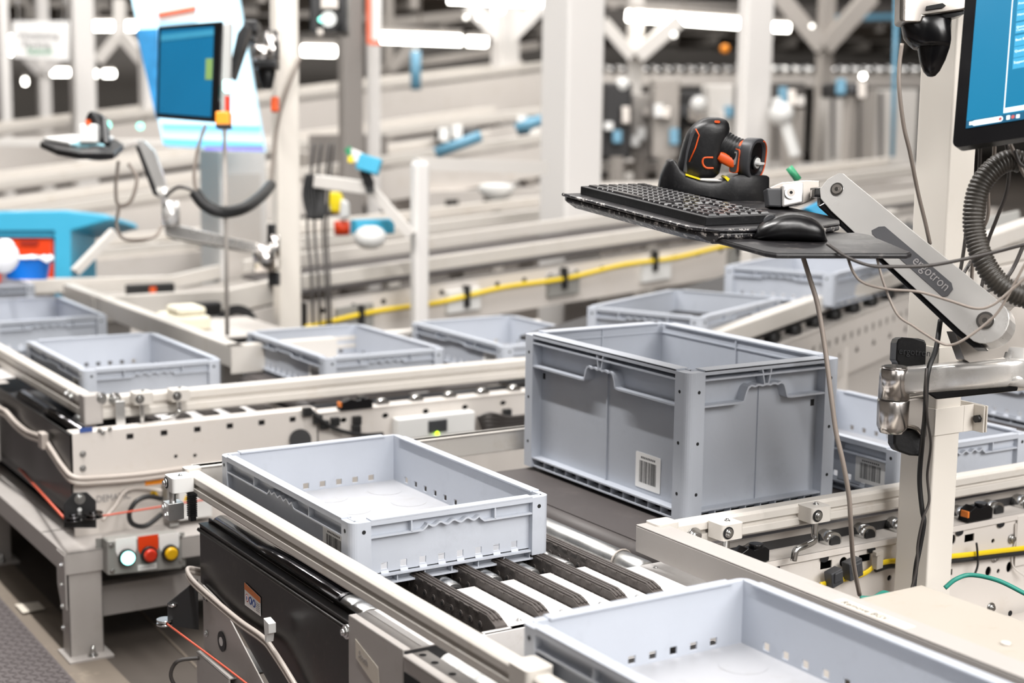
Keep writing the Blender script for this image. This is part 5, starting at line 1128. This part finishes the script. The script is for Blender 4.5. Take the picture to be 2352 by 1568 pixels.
# ---- left workstation
PD = 5.7
lw = column('cream post of the left rear workstation with arm and hose', 624, 641, 693, 600, PD, POSTM, z1=3, name='workstation_post')
ls = thing('touch_screen', 'left tilted touch screen with dark bezel and blue display', 'monitor', P(430,165,5.0))
q = [P(362,60,5.25), P(508,48,4.95), P(500,282,4.92), P(357,270,5.22)]
nn = (q[1]-q[0]).cross(q[3]-q[0]).normalized(); nn = nn if nn.dot(CAM-q[0]) > 0 else -nn
g = G(); g.prism(q, -nn*.012); g.build('bezel', BPLASG, ls, .006, 3)
def qi(u, v, e=.0): return q[0].lerp(q[1], u).lerp(q[3].lerp(q[2], u), v)+nn*e
DSC = mat('dim_blue_screen', '0E5F86', .3, emit=.25, var=.15, scale=2); DSC2 = mat('dim_blue_bar', '34809F', .3, emit=.25, var=.05); OLV = mat('olive_tile', '6E8A4F', .4, emit=.5)
g = G(); g.prism([qi(.06,.05,.001),qi(.90,.05,.001),qi(.90,.95,.001),qi(.06,.95,.001)], nn*.001); g.build('screen', DSC, ls)
g = G(); g.prism([qi(.07,.10,.002),qi(.90,.08,.002),qi(.90,.14,.002),qi(.07,.17,.002)], nn*.001); g.build('screen_bar', DSC2, ls); g = G(); g.prism([qi(.80,.37,.002),qi(.90,.37,.002),qi(.90,.58,.002),qi(.80,.58,.002)], nn*.001); g.build('screen_tile', OLV, ls)
g = G(); g.prism([P(512,55,4.98),P(530,50,5.02),P(523,285,5.0),P(503,283,4.95)], FW*.04); g.build('white_edge', WHITE, ls, .004)
ps = thing('orange_sensor', 'orange and white sensor box on the right edge of the touch screen', 'sensor', P(515,270,4.9))
g = G(); g.obox(P(514,274,4.88), RT*.045, UP*.045, FW*.05); g.build('body', ORLB, ps, .005); g = G(); g.obox(P(514,291,4.88), RT*.045, UP*.012, FW*.05); g.build('foot', RUBBER, ps, .003); g = G(); g.obox(P(523,240,4.9), RT*.012, UP*.05, FW*.03); g.build('stripe', REDB, ps); g = G(); g.obox(P(522,198,4.9), RT*.022, UP*.035, FW*.03); g.build('lamp', CYANL, ps, .004)
g = G(); g.cyl(P(516,296,5.0), P(522,770,5.05), .007, 10); g.build('slim_rod', STRUD, None, label='slim grey rod standing below the orange sensor box', cat='rod')
mk = thing('monitor_mount', 'black arm bracket joining the touch screen to the left post', 'monitor arm', P(580,120,5.3))
g = G(); g.prism([P(a,b,5.15) for a, b in ((530,180),(528,150),(545,75),(560,55),(572,60),(560,100),(535,175))], FW*.08); g.build('tilt_bracket', BPLAS, mk, .004); g = G(); g.obox(P(580,65,5.3), RT*.05, UP*.045, FW*.08); g.obox(P(575,90,5.3), RT*.04, UP*.03, FW*.06); g.build('joint', BPLAS, mk, .008)
g = G(); g.cyl(P(603,105,5.45), P(603,140,5.45), .032, 18); g.cyl(P(625,75,5.5), P(625,150,5.5), .028, 18); g.build('shaft', CHROME, mk); g = G(); g.obox(P(612,150,5.45), RT*.085, UP*.025, FW*.07); g.cyl(P(612,160,5.5), P(614,205,5.5), .035, 18, r1=.018); g.obox(P(630,110,5.5), RT*.03, UP*.12, FW*.05); g.build('clamp', BPLAS, mk, .004)
g = G(); g.obox(P(632,240,5.5), RT*.028, UP*.055, FW*.03); g.build('orange_tag', ORANGE, mk, .006)
# bright wall display behind
LBL = mat('display_light_blue', 'BFE6F8', .4, emit=.55, var=.04); LBL2 = mat('display_sky_blue', '63BDEB', .4, emit=.5, var=.08, scale=4); LBL3 = mat('display_deep_blue', '1C6FA0', .4, emit=.6, var=.5, scale=14)
wd = thing('wall_display', 'big bright blue-white display board behind the touch screen, leaning sideways', 'display', P(450,180,6.4))
WDm = 6.4
def wp(a, b, e=0): return P(a, b, WDm-e)
g = G(); g.prism([wp(293,-40),wp(540,-40),wp(606,345),wp(375,333)], FW*.08); g.build('panel', LBL, wd, .004)
g = G(); g.prism([wp(312,68,.02),wp(362,66,.02),wp(362,275,.02),wp(357,265,.02)], FW*.01); g.build('image_strip', LBL3, wd)
g = G(); g.prism([wp(362,-20,.02),wp(450,-20,.02),wp(450,46,.02),wp(362,50,.02)], FW*.01); g.build('page', LABW, wd); g = G(); g.prism([wp(362,30,.04),wp(450,14,.04),wp(450,22,.04),wp(362,38,.04)], FW*.01); g.build('red_line', ORANGE, wd)
g = G(); g.prism([wp(371,285,.02),wp(598,290,.02),wp(600,298,.02),wp(373,293,.02)], FW*.01); g.prism([wp(372,318,.02),wp(603,328,.02),wp(606,343,.02),wp(376,331,.02)], FW*.01); g.build('blue_band', LBL2, wd)
g = G(); g.prism([wp(470,335,.03),wp(604,335,.03),wp(606,346,.03),wp(470,344,.03)], FW*.01); g.build('violet_band', mat('display_violet', '7C78D8', .4, emit=.6), wd)
st_ = thing('display_stand', 'pale cabinet column under the bright display board', 'cabinet', P(565,450,6.8)); a = P(510,740,6.8); b = P(610,345,6.8)
g = G(); g.box((a.x,a.y,-.68),(a.x+.22,a.y+.25,b.z)); g.build('body', COLM, st_, .008); g = G(); g.box((a.x+.03,a.y-.006,-.4),(a.x+.19,a.y,b.z-.1)); g.build('door', CREAM, st_, .003)
# arm and tray of the left workstation
al = thing('keyboard_mount', 'silver articulated arm of the left workstation', 'monitor arm', P(400,480,5.2))
def slab(pts, d0, d1, th, m, nm, par, bev=.006):
    g = G(); n = len(pts); g.prism([P(a, b, d0+(d1-d0)*(a-pts[0][0])/(pts[n//2][0]-pts[0][0]+1e-6)) for a, b in pts], FW*th); return g.build(nm, m, par, bev, 3)
slab([(308,325),(325,318),(352,345),(382,430),(380,450),(362,455),(350,440)], 5.0, 5.1, .05, ALU, 'extension', al)
slab([(310,335),(318,335),(362,450),(352,448)], 4.99, 5.05, .04, BPLAS, 'underside_cover', al, .003)
g = G(); g.cyl(P(392,462,5.1), P(393,520,5.1), .030, 24); g.cyl(P(378,430,5.08), P(380,470,5.08), .012, 14); g.build('elbow', ALU, al)
slab([(378,520),(405,515),(598,560),(606,585),(590,580),(392,545),(378,538)], 5.1, 5.55, .05, ALU, 'forearm', al)
slab([(380,542),(395,549),(590,584),(560,577),(385,536)], 5.12, 5.56, .03, BPLAS, 'forearm_cover', al, .002)
g = G(); g.cyl(P(606,560,5.55), P(608,625,5.55), .040, 22); g.cyl(P(632,540,5.6), P(632,590,5.6), .018, 16); g.build('shaft', CHROME, al); g = G(); g.obox(P(620,605,5.6), RT*.07, UP*.05, FW*.05); g.build('clamp', CASTALU, al, .01); g = G(); g.obox(P(630,640,5.6), RT*.04, UP*.05, FW*.04); g.obox(P(624,542,5.62), RT*.03, UP*.09, FW*.03); g.build('clamp_pad', BPLAS, al, .005)
slab([(268,338),(305,322),(320,322),(316,334),(300,336),(270,345)], 4.95, 5.0, .04, ALU, 'hinge', al, .003)
ta = thing('keyboard_tray', 'small blurred tray of the left workstation with cloth and keyboard', 'tray', P(190,350,4.9))
g = G(); tq = [(92,340),(100,334),(270,334),(285,345),(262,366),(180,366),(130,357)]; tpts = [P(a, b, 4.9+(350-b)*.018) for a, b in tq]; g.prism(tpts, (0,0,.02)); g.build('top', BPLAS, ta, .004)
g = G(); g.prism([P(a, b, 4.88+(350-b)*.018)+Z_*.022 for a, b in ((100,338),(165,332),(262,336),(240,346),(160,350))], (0,0,.012)); g.build('keyboard', WHITE, ta, .003)
g = G(); g.prism([P(a, b, 4.86)+Z_*.0 for a, b in ((160,332),(178,322),(235,330),(252,346),(200,344))], FW*.10); g.build('cloth', LBL2 if False else mat('pale_blue_cloth', '9FD0DC', .7), ta, .006)
g = G(); g.loft([sect(P(228,352,4.85)+RT*x, UP, FW, .024*math.sqrt(max(.02,1-(x/.062)**2)), .04*math.sqrt(max(.02,1-(x/.062)**2)), 2.2, 16) for x in (-.062,-.055,-.04,-.02,0,.02,.04,.055,.062)]); g.build('mouse', BPLASG, None, label='black mouse on the tray of the left workstation', cat='mouse')
s2 = thing('barcode_scanner', 'small blurred black scanner standing on the left workstation tray', 'scanner', P(225,310,4.9))
g = G(); g.loft([sect(P(a,b,4.9), RT, FW, r, .035, 2.4, 20) for a, b, r in ((238,338,.022),(232,315,.026),(226,290,.032),(221,272,.030),(219,262,.020),(218,259,.006))]); g.build('head', BPLAS, s2)
g = G(); g.bar(P(238,270,4.88), P(243,330,4.88), .018, .018); g.build('grip', BPLASG, s2, .004); g = G(); g.obox(P(206,308,4.86), RT*.058, UP*.06, FW*.04); g.build('white_holder', WHITE, s2, .006); g = G(); g.obox(P(203,283,4.85), RT*.012, UP*.02, FW*.02); g.build('orange_trim', ORANGE, s2)
def bcable(label, pts, r, m=CABG): g = G(); g.tube([P(*p) for p in pts], r, 8); g.build('hanging_cable', m, None, label=label, cat='cable')
bcable('long looped cable hanging below the left workstation tray', [(272,370,5),(266,430,5),(272,470,5),(300,462,5),(314,410,5),(295,375,5)], .006)
bcable('cable from the left tray loop down to the blue bench', [(275,470,5),(268,520,5),(290,550,5),(350,545,5),(372,520,5.05)], .006)
bcable('cable from the left arm elbow to the black hose', [(380,450,5.05),(410,430,5.0),(445,440,4.98),(470,470,4.98)], .006, CABD)
bcable('pair of cables hanging from the touch screen to the black hose', [(472,285,4.95),(455,340,4.95),(446,400,4.96),(452,450,4.97)], .006)
bcable('thin diagonal cable from the ceiling past the left post', [(690,130,5.6),(655,220,5.6),(635,300,5.6),(620,440,5.6)], .007)
g = G(); g.tube([P(446,440,4.98),P(470,470,4.98),P(510,487,5.0),(P(560,478,5.1)),P(600,450,5.3),P(622,425,5.5)], .020, 12); g.build('black_hose', RUBBER, None, label='thick black hose sagging between touch screen and left post', cat='hose')
# blue bench with red drawer
bb = thing('blue_workbench', 'sky-blue workbench with orange-red drawer at the left edge', 'bench', P(60,560,6.0))
BD = 6.5
g = G(); g.prism([P(a,b,BD) for a, b in ((-60,485),(150,482),(245,492),(255,505),(200,520),(165,530),(-60,530))], FW*.5); g.build('top', CYANP, bb, .012, 3)
g = G(); g.prism([P(a,b,BD) for a, b in ((125,525),(162,525),(163,700),(125,700))], FW*.4); g.prism([P(a,b,BD+.02) for a, b in ((-60,525),(130,525),(130,545),(-60,545))], FW*.3); g.build('frame', CYANP, bb, .006)
g = G(); g.prism([P(a,b,BD+.03) for a, b in ((-20,547),(122,547),(124,650),(-20,650))], FW*.35); dr = g.build('drawer', REDD, bb, .01); g = G(); g.prism([P(a,b,BD+.02) for a, b in ((45,552),(88,552),(86,562),(47,562))], FW*.02); g.build('handle', mat('dark_red', '9C2410', .5), dr)
bn = thing('blue_bin', 'bright blue waste bin with white bag at the left edge', 'bin', P(60,620,5.5))
g = G(); g.loft([circ(P(62,640,5.6), RT, FW, .072, 24), circ(P(64,596,5.6), RT, FW, .082, 24)], 0, False); g.loft([circ(P(64,598,5.6), RT, FW, .084, 24), circ(P(64,592,5.6), RT, FW, .084, 24)], 0, False); g.build('body', BLUEP, bn)
g = G(); secs = []
rnd = random.Random(2)
for b, r in ((602,.088),(594,.092),(588,.084),(592,.07)): secs.append([P(64,b,5.6)+RT*(r*(1+rnd.uniform(-.1,.1))*math.cos(2*PI*i/24))+FW*(r*math.sin(2*PI*i/24))+UP*rnd.uniform(-.008,.01) for i in range(24)])
g.loft(secs, 0, False); g.build('bag_rim', BAG, bn)
g = G(); g.ball(P(5,590,5.4), .06, (1,.8,1)); g.ball(P(12,570,5.4), .035); g.build('white_bag', BAG, None, label='crumpled white plastic bag at the left edge in front of the red drawer', cat='bag')
g = G(); g.bar(P(172,625,5.8), P(262,532,5.9), .03, .03); g.build('diagonal_strut', STRUC, None, label='pale diagonal strut right of the blue workbench', cat='strut')
# green pen behind hinge, blue bin behind arm
g = G(); g.cyl(P(1812,384,3.2), P(1834,414,3.2), .008, 14); g.build('green_marker', GREENP, None, label='green marker sticking up behind the tray hinge', cat='pen')
g = G(); g.prism([P(a,b,4.2) for a, b in ((1845,478),(1880,462),(1905,462),(1925,480),(1926,500),(1870,494))], FW*.2); g.build('blue_box', mat('teal_blue_plastic', '0F86B0', .4), None, .006, label='teal-blue box visible between hinge and silver arm', cat='box')
# hanging sign
sg = thing('hanging_sign', 'white hanging sign with blurred grey lettering at upper left', 'sign', P(90,90,11.5))
SP = lambda a, b, e=0: P(a, b, 11.5-e)
g = G(); g.prism([SP(28,48),SP(158,48),SP(156,140),(SP(28,132))], FW*.04); g.build('board', LABW, sg, .004)
for i, (s, b, m) in enumerate((('Waitlisting', 88, INKB), ('Packing', 108, INKB), ('Station', 124, GREENP))): text('lettering', s, .07, SP(42+10*i, b, .01), RT, UP, m, sg, .001)
g = G(); g.cyl(SP(40,48), SP(40,-60), .01, 8); g.build('rod', ZINC, sg); g = G(); g.cyl(SP(148,48), SP(148,-60), .01, 8); g.build('rod', ZINC, sg)
g = G(); g.prism([P(a,b,9.0) for a, b in ((842,-20),(876,-20),(874,104),(843,100))], FW*.03); vs_ = g.build('red_sign', WHITE, None, .003, label='white and orange-red vertical sign on the slim white column', cat='sign')
g = G(); g.prism([P(a,b,8.97) for a, b in ((842,-20),(852,-20),(852,102),(843,100))], FW*.01); g.build('red_stripe', ORANGE, vs_); g = G(); g.prism([P(a,b,8.97) for a, b in ((852,92),(874,94),(874,103),(852,102))], FW*.01); g.build('red_stripe', ORANGE, vs_)
# equipment at upper centre-left (round lens unit)
eq = thing('camera_unit', 'black scanner camera with round lens hanging at top left of centre', 'camera unit', P(757,45,7))
g = G(); g.obox(P(757,35,7.05), RT*.17, UP*.18, FW*.12); g.build('housing', BPLAS, eq, .01); c = P(757,48,6.98); g = G(); g.cyl(c, c-FW*.04, .055, 28); g.cyl(c-FW*.04, c-FW*.041, .035, 24, m=1); g.build('lens', (BPLASG, WHITE), eq); g = G(); g.obox(P(757,10,6.95), RT*.08, UP*.05, FW*.04); g.obox(P(735,75,6.95), RT*.03, UP*.03, FW*.03); g.build('bracket', CASTALU, eq, .004); c = P(737,45,6.93); g = G(); g.ball(c, .012); g.build('led', TEALL, eq)
# ceiling tubes and small lamps
lamps = [((215,60),(315,60),20),((0,92),(30,92),19),((0,118),(30,118),22),((120,166),(163,166),26),((218,169),(222,169),28),((238,169),(262,169),27),((695,116),(770,118),17),((870,86),(1060,93),17),((1072,95),(1118,97),20),((1440,36),(1700,54),17),((1772,62),(1812,64),21),((12,186),(14,186),26),((55,187),(60,187),26),((1030,0),(1250,8),14),((-10,46),(4,48),16)]
for i, (a, b, d) in enumerate(lamps):
    p_, q_ = P(*a, d), P(*b, d); lt = thing('tube_lamp', '', 'lamp', (p_+q_)/2)
    lt['label'] = ['lit tube lamp at left, beside the touch screen', 'upper of two lit tubes at the left edge', 'lower of two lit tubes at the left edge', 'small lit tube under the hanging sign', 'short lit lamp right of the grey left column', 'lit tube right of the short lamp, behind the touch screen arm', 'lit tube lamp just right of the left workstation post', 'long lit tube lamp left of the wide middle column', 'short lit tube at the right end of the long centre tube', 'longest lit tube lamp, right of the wide middle column', 'short lit tube right of the bright white column', 'tiny far lamp at the left edge', 'tiny far lamp below the hanging sign', 'pale lamp strip at the top edge left of the middle column', 'short lamp in the upper left corner'][i]
    g = G(); g.cyl(p_, q_, .055 if d > 15 else .03, 12); g.build('tube', TUBE, lt); g = G(); g.bar(p_+Z_*.09, q_+Z_*.09+RT*.01, .14, .05); g.build('fitting', STRUD, lt); g = G(); m_ = (p_+q_)/2; g.cyl(m_+Z_*.1, V((m_.x,m_.y,7)), .012, 6); g.build('hanger_rod', STRUD, lt)
for i, (a, b, d, r, m) in enumerate(((1145,18,12,.05,TUBE),(1070,40,12,.018,TUBE2),(1100,41,12,.018,TUBE2),(1548,80,14,.025,TUBE2),(1865,60,12,.018,TUBE2),(1982,175,12,.022,TUBE),(1665,112,13,.04,ORLB),(322,290,8,.018,TEALL),(247,287,8,.018,TEALL),(955,120,14,.025,TUBE2),(1430,195,12,.06,WHITE),(1605,240,12,.07,WHITE))):
    g = G(); g.ball(P(a,b,d), r); g.build('indicator_lamp', m, None, label='small round lamp '+('beside the top lamp strip','left of the pair above the centre tube','right of the pair above the centre tube','under the longest tube lamp','left of the monitor post at the top','below the Y-braced column','orange, left of the white column','teal, between grey column and touch screen','teal, right beside the grey left column','over the blue pipe','white cap behind the keyboard','white cap left of the scanner')[i], cat='lamp')
g = G(); g.cyl(P(955,118,13), P(955,205,13), .045, 12); g.build('blue_pipe', BPIPE, None, label='short vertical blue pipe under the long centre tube lamp', cat='pipe')
g = G(); g.cyl(P(1000,352,9.5), P(1105,312,9.5), .035, 12); g.build('blue_pipe', BPIPE, None, label='slanted blue pipe at centre, left of the wide column', cat='pipe')
g = G(); g.cyl(P(1185,296,9.6), P(1245,275,9.6), .035, 12); g.build('blue_pipe', BPIPE, None, label='short slanted blue pipe touching the wide column', cat='pipe')
g = G(); g.cyl(P(2060,-20,12), P(2050,360,12), .018, 12); g.build('blue_pipe', BPIPE, None, label='tall thin blue pipe left of the cream post', cat='pipe')
# machines behind the scanner
mach = [(1385,365,1450,190,12,BELTD,'dark machine cabinet right of the wide middle column'),(1450,365,1495,215,12.4,WALLM,'greenish grey machine frame left of the scanner'),(1500,365,1560,180,12,STRUD,'grey machine with blue tray left of the scanner'),(1560,300,1620,210,12.6,BELTD,'dark machine cabinet just left of the bright white column'),(1625,360,1685,195,12.2,STRUC,'pale machine head left of the bright white column'),(1785,250,1850,190,12,WALLD,'dark machine right of the bright white column'),(1915,225,1995,190,11.5,BELTD,'black box under the high roller conveyor'),(1190,330,1238,265,10.5,BELTD,'black cabinet behind the short slanted pipe'),(1000,330,1100,295,10.5,BELTD,'black cabinet behind the slanted blue pipe')]
for x0, y0, x1, y1, d, m, lb in mach:
    a, b = P(x0,y0,d), P(x1,y1,d); t = thing('machine', lb, 'machine', (a+b)/2); wd_ = (x1-x0)*d/FPX
    g = G(); g.obox((a+b)/2+_R.cross(V((0,0,1)))*-.25, _R*wd_, _R.cross(V((0,0,1)))*.5, Z_*(b.z-a.z)); g.build('housing', m, t, .02)
    for k in range(3):
        c = P(x0+(x1-x0)*(.2+.3*k), y0+(y1-y0)*random.uniform(.25,.8), d-.06); g = G(); g.obox(c, RT*.07, UP*random.uniform(.05,.14), FW*.05); g.build('fitting', random.choice((WHITE, CASTALU, BPIPE, STRUC, CHAR)), t, .008)
    g = G(); c = (a+b)/2; g.box((c.x-.04,c.y-.04,-.68),(c.x+.04,c.y+.04,a.z+.02)); g.build('stand', STRUD, t)
# ribbed cabinets at right back
for i, (x0, x1, m, lb) in enumerate(((1775,1850,STRUD,'grey-brown wall cabinet right of the bright white column'),(1905,1965,STRUC,'pale wall cabinet between Y-braced column and monitor post'),(1965,2015,STRUD,'dark wall cabinet in the middle of the right background'),(2015,2110,STRUC,'pale wall cabinet directly left of the cream post'))):
    a, b = P(x0,372,14.5), P(x1,205,14.5); t = thing('wall_cabinet', lb, 'cabinet', (a+b)/2); g = G(); g.prism([P(x0,205,14.5), P(x1,205,14.5), V((P(x1,205,14.5).x,P(x1,205,14.5).y,-.68)), V((P(x0,205,14.5).x,P(x0,205,14.5).y,-.68))], FW*.5); g.build('body', m, t, .01)
    g = G(); g.bar(P(x0+8,212,14.45), P(x0+8,365,14.45), .03, .03, up=RT); g.build('seam', WALLD, t)
nd = thing('robot', 'white robot-like arm standing right of the bright white column', 'robot', P(1800,270,11))
g = G(); g.ball(P(1795,262,11), .09); g.build('joint', WHITE, nd); g = G(); g.bar(P(1800,270,11), P(1828,360,11), .07, .07); g.build('lower_arm', WHITE, nd, .01); g = G(); g.bar(P(1795,262,11), P(1782,225,11), .06, .06); g.build('upper_arm', WHITE, nd, .01)
sh_ = thing('white_funnel', 'white bowl-shaped hopper on a stalk left of the wide middle column', 'hopper', P(1135,450,9))
g = G(); g.lathe(P(1140,425,9), P(1140,500,9), [(0,.10),(.15,.11),(.45,.06),(.5,.03),(1,.03)], 20); g.build('bowl', WHITE, sh_)
# hall shell
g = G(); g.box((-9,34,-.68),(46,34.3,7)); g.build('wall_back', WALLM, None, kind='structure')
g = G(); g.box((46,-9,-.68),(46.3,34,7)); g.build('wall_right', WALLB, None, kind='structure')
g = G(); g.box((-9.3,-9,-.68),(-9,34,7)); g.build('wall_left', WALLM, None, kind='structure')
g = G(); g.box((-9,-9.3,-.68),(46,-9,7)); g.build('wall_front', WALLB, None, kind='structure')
g = G(); g.box((-9.3,-9.3,7),(46.3,34.3,7.2)); g.build('ceiling', CEILM, None, kind='structure')
# mezzanine deck seen at the top
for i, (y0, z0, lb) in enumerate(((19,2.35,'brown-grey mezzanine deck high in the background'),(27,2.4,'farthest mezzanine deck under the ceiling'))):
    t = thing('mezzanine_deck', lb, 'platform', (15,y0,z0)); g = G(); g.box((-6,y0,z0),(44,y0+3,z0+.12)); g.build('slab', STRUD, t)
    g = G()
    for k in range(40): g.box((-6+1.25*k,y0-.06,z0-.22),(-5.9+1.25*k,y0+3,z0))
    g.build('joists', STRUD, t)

# ------------------------------------------------------------------ camera, light, view
cd = bpy.data.cameras.new('camera'); cam = bpy.data.objects.new('camera', cd); COL.objects.link(cam)
cd.sensor_width = 36; cd.lens = FPX/2352*36; cd.clip_start = .02; cd.clip_end = 200
cam.matrix_world = Matrix.Translation(CAM) @ frame(RT, UP, -FW).to_4x4()
cd.dof.use_dof = True; cd.dof.focus_distance = 2.78; cd.dof.aperture_fstop = 2.8; cd.dof.aperture_blades = 0
bpy.context.scene.camera = cam
def area(name, loc, aim, sx, sy, power, col=(1,.975,.95)):
    l = bpy.data.lights.new(name, 'AREA'); l.shape = 'RECTANGLE'; l.size = sx; l.size_y = sy; l.energy = power; l.color = col
    o = bpy.data.objects.new(name, l); COL.objects.link(o); o.location = loc
    o.rotation_euler = (V(aim)-V(loc)).to_track_quat('-Z', 'Y').to_euler(); return o
area('row_or_fill_light', (-.25, 1.6, 3.25), (-.25,1.6,0), .08, 3.6, 200)
area('row_or_fill_light', (-.25, -3.4, 3.25), (-.25,-3.4,0), .14, 4.6, 200)
area('row_or_fill_light', (2.4, -4.2, 3.0), (1.2,.4,.1), 3, 1.5, 190)  # added fill, brightens the near side of the tall tote
area('row_or_fill_light', (.8, -7.0, 3.2), (1,1,.2), 6, 2.0, 200)  # frontal fill added for the faces turned to -Y
area('row_or_fill_light', (-4.2, -3.5, 4.0), (-1,-.5,.5), 3, 4, 45)  # weak fill added at the left to lift the -X faces
area('row_or_fill_light', (3.0, 5.5, 4.8), (3.3,6.5,0), 9, 1.6, 430)  # wide area added to brighten the rear conveyors
area('row_or_fill_light', (7, 10, 5.6), (7.5,12.5,0), 14, 2.0, 850)  # another added area, lifts the middle background
area('row_or_fill_light', (10, 17, 6.2), (10.5,21,0), 20, 2.0, 1000)  # added over the far hall to make it brighter
area('row_or_fill_light', (2.2, 1.2, 5.8), (6.5,10,1), 8, 2.5, 350)  # added fill aimed at the near faces of the columns
w = bpy.data.worlds.new('world'); bpy.context.scene.world = w; w.use_nodes = True
bg = w.node_tree.nodes['Background']; bg.inputs[0].default_value = lin('FFF8F0'); bg.inputs[1].default_value = .55
vs = bpy.context.scene.view_settings; vs.view_transform = 'Standard'; vs.look = 'None'; vs.gamma = 1; vs.exposure = .1; vs.use_curve_mapping = False
cy = bpy.context.scene.cycles
cy.max_bounces = 7; cy.diffuse_bounces = 4; cy.glossy_bounces = 3; cy.transmission_bounces = 2; cy.transparent_max_bounces = 4; cy.caustics_reflective = False; cy.caustics_refractive = False; cy.sample_clamp_indirect = 6
